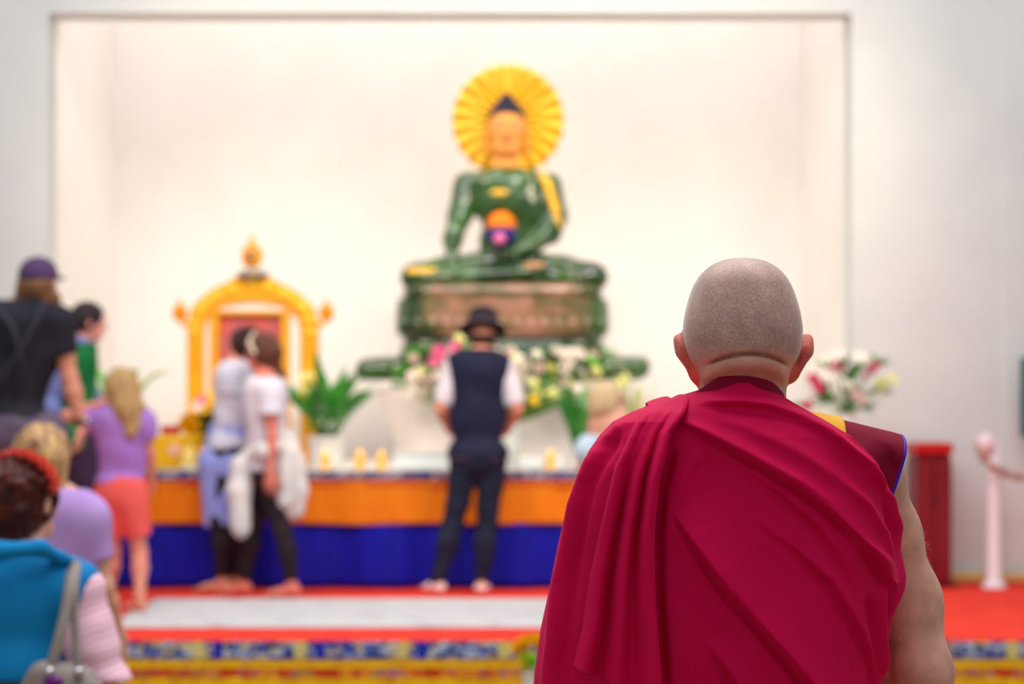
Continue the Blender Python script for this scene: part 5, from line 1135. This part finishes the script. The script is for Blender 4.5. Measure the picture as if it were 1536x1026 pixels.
crim = cloth('crimson robe cloth', (206, 0, 70), (214, 0, 78)); maroon = cloth('maroon vest cloth', (124, 4, 40), (132, 6, 46), sheen=.12)
o = link('shawl', me, crim, monk); md = o.modifiers.new('thick', 'SOLIDIFY'); md.thickness = .004; md.offset = -1
# end of the shawl thrown over the left shoulder, hanging down the back
LE = np.array([(596, 1000), (604, 985), (620, 968), (640, 953), (700, 924), (762, 909), (866, 886), (944, 875), (1000, 861), (1080, 850)], float)
RE = np.array([(596, 1040), (612, 1030), (650, 1003), (720, 985), (800, 977), (900, 979), (1030, 988), (1080, 990)], float)
nr_, ncs = 300, 150; E = np.zeros((nr_, ncs, 3)); s = np.linspace(0, 1, ncs)
for i in range(nr_):
    t = i/(nr_-1)
    vv = 596+t*((998+62*s**1.2)-596)+3*np.sin(s*14)*t
    vv = vv+(1-smooth01(t*7))*(16*np.clip(.55-s, 0, 1)**1.5*2+7*np.exp(-((s-.55)/.12)**2)+6*np.clip(s-.85, 0, 1)*6)
    l_, r_ = np.interp(vv, LE[:, 0], LE[:, 1]), np.interp(vv, RE[:, 0], RE[:, 1]); U = l_+(r_-l_)*s
    lift = smooth01(t/.06)
    pl = .0115*np.exp(-((s-.90)/.11)**2)+.010*np.exp(-((s-.52)/.10)**2)*smooth01(t*4)+.0095*np.exp(-((s-.10)/.13)**2)-.006*np.exp(-((s-.72)/.09)**2)-.012*np.exp(-((s-.33)/.10)**2)*smooth01(t*3-.4)+.0015*np.sin(s*22+t*5)
    pl = pl*1.5*(.35+.65*smooth01(t*3)); edge = .004*(smooth01(s/.05)*smooth01((1-s)/.05)-1)
    off = .004+(.013+.007*smooth01((s-.6)/.3)+pl)*lift+edge+.008*t
    y = back_y(U, vv, 0)-off
    E[i, :, 0] = MX(U); E[i, :, 1] = y; E[i, :, 2] = MZ(vv)
# carry it forward over the shoulder crest
front = []
for k in range(1, 10):
    a = k/9*1.9; r0 = E[0].copy(); r0[:, 1] += .075*math.sin(min(a, 1.57))+.09*max(0, a-1.57); r0[:, 2] += .003*math.sin(a*1.3)-.10*max(0, a-1.2); front.append(r0)
E = np.concatenate([np.array(front[::-1]), E])
o = link('shawl_end', grid_mesh('shawl_end', E), crim, monk); md = o.modifiers.new('thick', 'SOLIDIFY'); md.thickness = .004; md.offset = 0
# gathered bundle crest on the shoulder
S = Shape()
for k, (a, b_, r) in enumerate((((1006, 612), (975, 646), .014), ((1028, 610), (1000, 650), .014))):
    S.chain([M3(a[0], a[1]+6, 2.84), M3(a[0]-2, a[1]+8, 2.76), npa(MX(b_[0]), back_y(b_[0], b_[1])-.004, MZ(b_[1]))], [r, r, r*.7], k=.008)
S.build('shoulder_bundle', .0045, mat=crim, parent=monk, smooth_it=2)
# vest with stiff cap shoulder: arch over the shoulder from neck to tip
TOP = np.array([(0, 1150, 585), (.25, 1195, 607), (.45, 1228, 622), (.62, 1272, 630), (.8, 1325, 643), (.93, 1362, 652), (1, 1375, 656)], float)
nu_, nv_ = 110, 120; Vv_ = np.zeros((nu_, nv_, 3)); Vuv = []
for i in range(nu_):
    s_ = i/(nu_-1); tu, tv = np.interp(s_, TOP[:, 0], TOP[:, 1]), np.interp(s_, TOP[:, 0], TOP[:, 2])
    for j in range(nv_):
        q = (j/(nv_-1)*2-1); side = -1 if q < 0 else 1; a = abs(q)
        drop = 205*a**1.5*(1-.10*s_-.44*s_**3); u = tu-(12+40*a)*a*s_*.55-6*a*(1-s_); v = tv+drop
        dep = (.088-.026*s_)*math.sin(min(a*1.9, 1.0)*math.pi/2)**.8
        under = smooth01((np.interp(v, BND[:, 0], BND[:, 1])-u-8)/26); by = back_y(u, v)-.003+.030*under; yb = 2.812-dep+.030*under
        if side < 0:
            w_ = smooth01((a-.25)/.4)*(1-smooth01((s_-.72)/.28)); y = yb*(1-w_)+by*w_
            y = y-.003*math.sin(s_*26)*a*(1-s_)
        else: y = 2.812+dep*1.05
        Vv_[i, j] = (MX(u), y, MZ(v))
o = link('vest', grid_mesh('vest', Vv_), maroon, monk); md = o.modifiers.new('thick', 'SOLIDIFY'); md.thickness = .004; md.offset = 0
MB().tube([Vv_[-1, j] for j in range(0, nv_, 3)], .0028, 8).build('blue_piping', mat('blue piping', (58, 26, 190), .6, sheen=.2), monk)
# yellow panel set into the vest beside the neck
i0, i1, j0, j1 = 42, 72, 44, 66
yp = Vv_[i0:i1, j0-14:j1].copy(); yp[:, :, 1] -= .0045*np.clip((60-np.arange(j0-14, j1))/8, -1, 1)[None, :]; yp[:, :, 2] += .004
o = link('yellow_panel', grid_mesh('yellow_panel', yp), mat('yellow panel cloth', (244, 178, 0), .6, sheen=.2), monk); md = o.modifiers.new('thick', 'SOLIDIFY'); md.thickness = .003; md.offset = 0
# undershirt collar round the neck
cn = 90; rows = []
for (t, r_, hgt) in ((0, 1.10, -40), (.2, 1.06, -26), (.4, 1.02, -12), (.6, .99, 0), (.8, .975, 8), (1, .965, 12), (1.2, .92, 10)):
    rr = []
    for k in range(cn):
        a = 2*math.pi*k/cn; ca, sa = math.cos(a), math.sin(a)      # sa < 0: back
        vtop = 567+34*max(0, sa)+40*abs(ca)**1.8+(18 if sa > 0 else 0)*sa
        rr.append((MX(1116)+.0690*r_*ca, 2.788+.0705*r_*sa-.004, MZ(vtop-hgt)))
    rows.append(rr)
o = link('collar', grid_mesh('collar', np.array(rows), True), maroon, monk); md = o.modifiers.new('thick', 'SOLIDIFY'); md.thickness = .003
# ---- body: one continuous surface
S = Shape(); f = npa(0, 1, 0); hcm = npa(MX(1114)*1.03, 2.79, MZ(478)+.001)
Rm = frame(f); sK = 2.79/2.70
pm_ = lambda x, y, z: hcm+npa(x, y, z)
S.ell(pm_(0, 0, .002), npa(.0762, .094, .0855), k=.02, pw=2.35)
S.ell(pm_(0, -.012, -.026), npa(.074, .080, .058), k=.03, pw=2.2)
S.ell(pm_(0, .035, -.065), npa(.056, .060, .062), k=.02)
S.cap(pm_(-.022, .078, -.108), pm_(.022, .078, -.108), .019, k=.025)
S.cap(pm_(0, .092, -.005), pm_(0, .110, -.038), .008, .013, k=.012); S.cap(pm_(-.014, .098, -.042), pm_(.014, .098, -.042), .008, k=.008)
S.cap(pm_(-.019, .088, -.072), pm_(.019, .088, -.072), .007, k=.006); S.cap(pm_(-.014, .087, -.083), pm_(.014, .087, -.083), .007, k=.006)
for s_ in (-1, 1):
    S.ell(pm_(s_*.031, .094, -.008), npa(.014, .009, .008), k=.012, sub=True); S.ell(pm_(s_*.030, .082, -.008), npa(.013, .012, .009), k=.004); S.cap(pm_(s_*.018, .092, .010), pm_(s_*.045, .084, .009), .005, k=.012); S.ell(pm_(s_*.046, .062, -.04), npa(.017, .018, .015), k=.02)
    # ears: tall flat shells leaning outward with a rolled rim
    top_, lob = M3(1020 if s_ < 0 else 1210, 512, 2.80), M3(1043 if s_ < 0 else 1189, 562, 2.79)
    ax = nrm(top_-lob); oth = nrm(npa(s_*.35, -.90, 0)-ax*(npa(s_*.35, -.90, 0) @ ax)); th_ = np.cross(ax, oth); Q_ = np.stack([oth, th_, ax], 1); ec = (top_+lob)/2
    S.ell(ec, npa(.020, .0085, .034), Q_, k=.004)
    S.cap(ec+Q_ @ npa(.010, 0, .010), ec+Q_ @ npa(-.002, 0, .027), .0085, .0075, k=.012)
    S.ell(lob+npa(0, 0, .002), npa(.008, .010, .011), k=.008)
    S.cap(ec+npa(-s_*.014, .004, .0), ec+npa(-s_*.002, .002, 0), .012, .008, k=.012)
# neck, nape roll and crease
S.cap(pm_(0, -.006, -.06), M3(1116, 650, 2.79), .0585, .0615, k=.02)
# trunk under the cloth and arms
S.ell(npa(MX(1105), 2.84, MZ(800)), npa(.180, .100, .12), k=.04); S.ell(npa(MX(1105), 2.83, MZ(1050)), npa(.165, .11, .22), k=.05); S.ell(npa(MX(1100), 2.83, MZ(1290)), npa(.17, .12, .13), k=.05)
shR, elR = M3(1306, 716, 2.845), M3(1382, 1010, 2.845)
S.cap(M3(1140, 668, 2.82), shR, .038, .042, k=.03)
S.chain([shR, M3(1334, 800, 2.87), M3(1362, 900, 2.865), elR], [.043, .040, .043, .041], k=.03)
S.ell(elR+npa(.0, -.012, .004), npa(.036, .034, .045), k=.02); S.cap(elR+npa(.002, -.03, .0), elR+npa(.002, -.028, -.01), .014, k=.02)
wrR = elR+npa(-.05, .22, -.06); S.chain([elR, elR+(wrR-elR)*.3, wrR], [.041, .043, .028], k=.02)
shL, elL = M3(930, 730, 2.84), M3(870, 1020, 2.85); S.cap(M3(1090, 668, 2.82), shL, .038, .042, k=.03); wrL = elL+npa(.10, .22, -.03); S.chain([shL, elL, wrL], [.046, .038, .027], k=.02)
add_hand(S, wrR, nrm(npa(-.6, .75, .1)), npa(-.1, .2, 1), -1, 1.0, curl=.3); add_hand(S, wrL, nrm(npa(.6, .75, .1)), npa(.1, .2, 1), 1, 1.0, curl=.3)
Jm = dict(hip=[npa(MX(1100)-.09, 2.83, .88), npa(MX(1100)+.09, 2.83, .88)], kn=[npa(MX(1100)-.10, 2.86, .48), npa(MX(1100)+.10, 2.86, .48)], an=[npa(MX(1100)-.10, 2.83, .085), npa(MX(1100)+.10, 2.83, .085)], bf=f)
for i in (0, 1): add_leg(S, Jm, i, 1.0); add_foot(S, Jm['an'][i], f, 1.0, z0=.004)
def scalp(V):
    z, y = V[:, 2], V[:, 1]; line = MZ(533)-.35*np.clip(y-2.74, 0, .09)*0-np.clip(np.abs(V[:, 0]-hcm[0])-.045, 0, .1)*.55
    line = line+np.clip(y-2.80, 0, .2)*1.1; m = smooth01((z-line+.006)/.022); return m*.88, np.array(lin((198, 167, 155)))
def earp(V):  # red of backlight through the ears, painted into the skin tint
    m = np.zeros(len(V))
    for s_ in (-1, 1):
        a, b_ = M3(1019 if s_ < 0 else 1211, 510, 2.80), M3(1041 if s_ < 0 else 1191, 566, 2.79); t = np.clip((V-a) @ (b_-a)/((b_-a) @ (b_-a)), 0, 1); q = V-a-t[:, None]*(b_-a)
        d = np.sqrt(q[:, 0]**2+q[:, 2]**2+(q[:, 1]*.5)**2); m = np.maximum(m, smooth01((.017-d)/.006))
    return m*.85, np.array(lin((226, 92, 70)))
def mottle(V):
    m = .5+.5*np.sin(V[:, 0]*90+np.sin(V[:, 2]*70)*2)*np.sin(V[:, 2]*110+V[:, 1]*60); return m*.22*(V[:, 2] > MZ(640)), np.array(lin((190, 120, 100)))
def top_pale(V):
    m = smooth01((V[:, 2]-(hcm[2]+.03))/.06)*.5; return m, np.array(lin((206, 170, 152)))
sm, nt, b = newmat('monk skin'); b.inputs['Roughness'].default_value = .5; b.inputs['Subsurface Weight'].default_value = .15; b.inputs['Subsurface Radius'].default_value = (.010, .003, .0015); b.inputs['Subsurface Scale'].default_value = 1; b.inputs['Specular IOR Level'].default_value = .35
at_ = N(nt, 'ShaderNodeAttribute', attribute_name='tint'); tc = N(nt, 'ShaderNodeTexCoord'); n1 = N(nt, 'ShaderNodeTexNoise', Scale=300, Detail=6); n2 = N(nt, 'ShaderNodeTexNoise', Scale=34, Detail=6); L(nt, tc.outputs['Object'], n1.inputs['Vector']); L(nt, tc.outputs['Object'], n2.inputs['Vector'])
r1 = N(nt, 'ShaderNodeValToRGB'); e = r1.color_ramp.elements; e[0].position = .36; e[0].color = (.72, .72, .75, 1); e[1].position = .62; e[1].color = (1.06, 1.04, 1.03, 1); L(nt, n1.outputs[0], r1.inputs[0])
r2 = N(nt, 'ShaderNodeValToRGB'); e = r2.color_ramp.elements; e[0].position = .3; e[0].color = (.80, .76, .77, 1); e[1].position = .7; e[1].color = (1.10, 1.06, 1.04, 1); L(nt, n2.outputs[0], r2.inputs[0])
x1 = N(nt, 'ShaderNodeMix', data_type='RGBA', blend_type='MULTIPLY'); x2 = N(nt, 'ShaderNodeMix', data_type='RGBA', blend_type='MULTIPLY'); x2.inputs[0].default_value = 1
at2 = N(nt, 'ShaderNodeAttribute', attribute_name='stubble'); ms_ = N(nt, 'ShaderNodeMath', operation='MULTIPLY'); ms_.inputs[1].default_value = .6; L(nt, at2.outputs['Fac'], ms_.inputs[0]); L(nt, ms_.outputs[0], b.inputs['Sheen Weight']); b.inputs['Sheen Roughness'].default_value = .35; L(nt, at2.outputs['Fac'], x1.inputs[0]); L(nt, at_.outputs['Color'], x1.inputs[6]); L(nt, r1.outputs[0], x1.inputs[7]); L(nt, x1.outputs[2], x2.inputs[6]); L(nt, r2.outputs[0], x2.inputs[7]); L(nt, x2.outputs[2], b.inputs['Base Color'])
bp = N(nt, 'ShaderNodeBump', Strength=.25, Distance=.0012); n3 = N(nt, 'ShaderNodeTexNoise', Scale=230, Detail=3); L(nt, tc.outputs['Object'], n3.inputs['Vector']); L(nt, n3.outputs[0], bp.inputs['Height']); L(nt, bp.outputs[0], b.inputs['Normal'])
def nape(X, Y, Z):
    dx = np.abs(X-hcm[0]); zc = MZ(531)-dx**2*4.6; bk = smooth01((2.775-Y)/.02)*(Y < 2.9)
    g = .0100*np.exp(-((Z-zc)/.0023)**2)*smooth01((.062-dx)/.022)-.0060*np.exp(-((Z-zc+.016)/.012)**2)*smooth01((.070-dx)/.02)
    return g*bk+0*X
fine = [((MX(1000), 2.62, MZ(640)), (MX(1260), 2.94, MZ(370)), .0025), ((MX(1300), 2.72, MZ(1040)), (MX(1440), 2.90, MZ(690)), .006)]
fine += [(w_-npa(.12, .06, .06), w_+npa(.12, .14, .06), .0065) for w_ in (wrR, wrL)]
o = S.build('body', .012, fine=fine, mat=sm, parent=monk, wr=nape, base=lin((222, 168, 146)), paint=[mottle, scalp, top_pale, earp]+face_paint(pm_, 1.0), smooth_it=1)
co = np.zeros(len(o.data.vertices)*3, np.float32); o.data.vertices.foreach_get('co', co); co = co.reshape(-1, 3)+np.array([MX(1100), YM, 0], np.float32)
st_a = o.data.attributes.new('stubble', 'FLOAT', 'POINT'); st_a.data.foreach_set('value', scalp(co)[0].astype(np.float32))
# fine arm hair
RH = random.Random(4); cu = bpy.data.curves.new('arm_hair', 'CURVE'); cu.dimensions = '3D'; cu.bevel_depth = .00010; cu.bevel_resolution = 0
for k in range(240):
    t = RH.uniform(.25, .95); q = shR+(elR-shR)*t; r_ = .047; a = RH.uniform(-2.2, .5); n_ = npa(math.cos(a), math.sin(a), 0); b0 = q+n_*(r_+.001); l_ = RH.uniform(.006, .016)
    sp = cu.splines.new('POLY'); sp.points.add(3); dd = n_*.8+npa(RH.uniform(-.3, .3), RH.uniform(-.3, .3), RH.uniform(-.8, .3))
    for i in range(4): qq = b0+nrm(dd)*l_*i/3+npa(0, 0, -.3)*l_*(i/3)**2; sp.points[i].co = (*[float(z) for z in qq-npa(MX(1100), YM, 0)], 1)
ho = bpy.data.objects.new('arm_hair', cu); COL.objects.link(ho); ho.parent = monk; cu.materials.append(mat('fine pale hair', (206, 170, 150), .5)); ho['kind'] = 'stuff'
# ------------------------------------------------------------------ camera and light
cam = bpy.data.cameras.new('camera'); co = bpy.data.objects.new('camera', cam); COL.objects.link(co); SC.camera = co
co.location = (0, 0, CAMZ); co.rotation_euler = (math.radians(90), 0, 0); cam.lens = 70; cam.sensor_width = 36; cam.sensor_fit = 'HORIZONTAL'; cam.shift_y = 87/1536
cam.clip_start = .05; cam.clip_end = 100; cam.dof.use_dof = True; cam.dof.focus_distance = 2.69; cam.dof.aperture_fstop = 3.6
w = bpy.data.worlds.new('daylight'); SC.world = w; w.use_nodes = True; bg_ = w.node_tree.nodes['Background']; bg_.inputs[0].default_value = (.93, .96, 1, 1); bg_.inputs[1].default_value = .40
def area(name, loc, target, size, power, col=(1, 1, 1), sy=None):
    l = bpy.data.lights.new(name, 'AREA'); l.energy = power; l.color = col; l.size = size; l.shape = 'RECTANGLE'; l.size_y = sy or size
    o = bpy.data.objects.new(name, l); COL.objects.link(o); o.location = loc; o.rotation_euler = (Vector(target)-Vector(loc)).to_track_quat('-Z', 'Y').to_euler(); return o
def spot(name, loc, target, power, ang, col, r=.45):
    l = bpy.data.lights.new(name, 'SPOT'); l.energy = power; l.color = col; l.spot_size = math.radians(ang); l.spot_blend = .8; l.shadow_soft_size = r
    o = bpy.data.objects.new(name, l); COL.objects.link(o); o.location = loc; o.rotation_euler = (Vector(target)-Vector(loc)).to_track_quat('-Z', 'Y').to_euler(); return o
area('hall_overhead_fill', (0, 4.6, 6.0), (.3, 3.6, 0), 4, 250, (1, .99, .97), 6)  # added soft light above the monk for shoulder and head highlights, source unseen
area('stage_overhead_fill', (0, 8.2, 6.4), (0, 12.2, 1.5), 7, 215, (1, .98, .96), 2.0)  # added overhead fill towards the stage, source unseen
area('recess_wall_fill', (-.3, 12.98, 5.4), (-.3, 14.7, 2.6), 6.2, 68, (1, .96, .95), .25)  # unseen light added behind the header to brighten the recess wall
spot('altar_fill_spot', (-3.0, 9.9, 4.5), (.2, 14.2, 1.5), 215, 75, (1, .80, .58)); spot('altar_fill_spot', (2.8, 9.9, 4.5), (-.5, 14.2, 1.5), 215, 75, (1, .80, .58))  # warm spots added to brighten the altar and lower wall, fixtures unseen
spot('altar_fill_spot', (.9, 9.4, 5.2), (-.1, 13.4, 2.0), 150, 50, (1, .88, .7))  # further added spot on the statue, fixture unseen
SC.view_settings.view_transform = 'Standard'; SC.view_settings.look = 'None'; SC.view_settings.gamma = 1; SC.view_settings.exposure = 0.25; SC.view_settings.use_curve_mapping = False
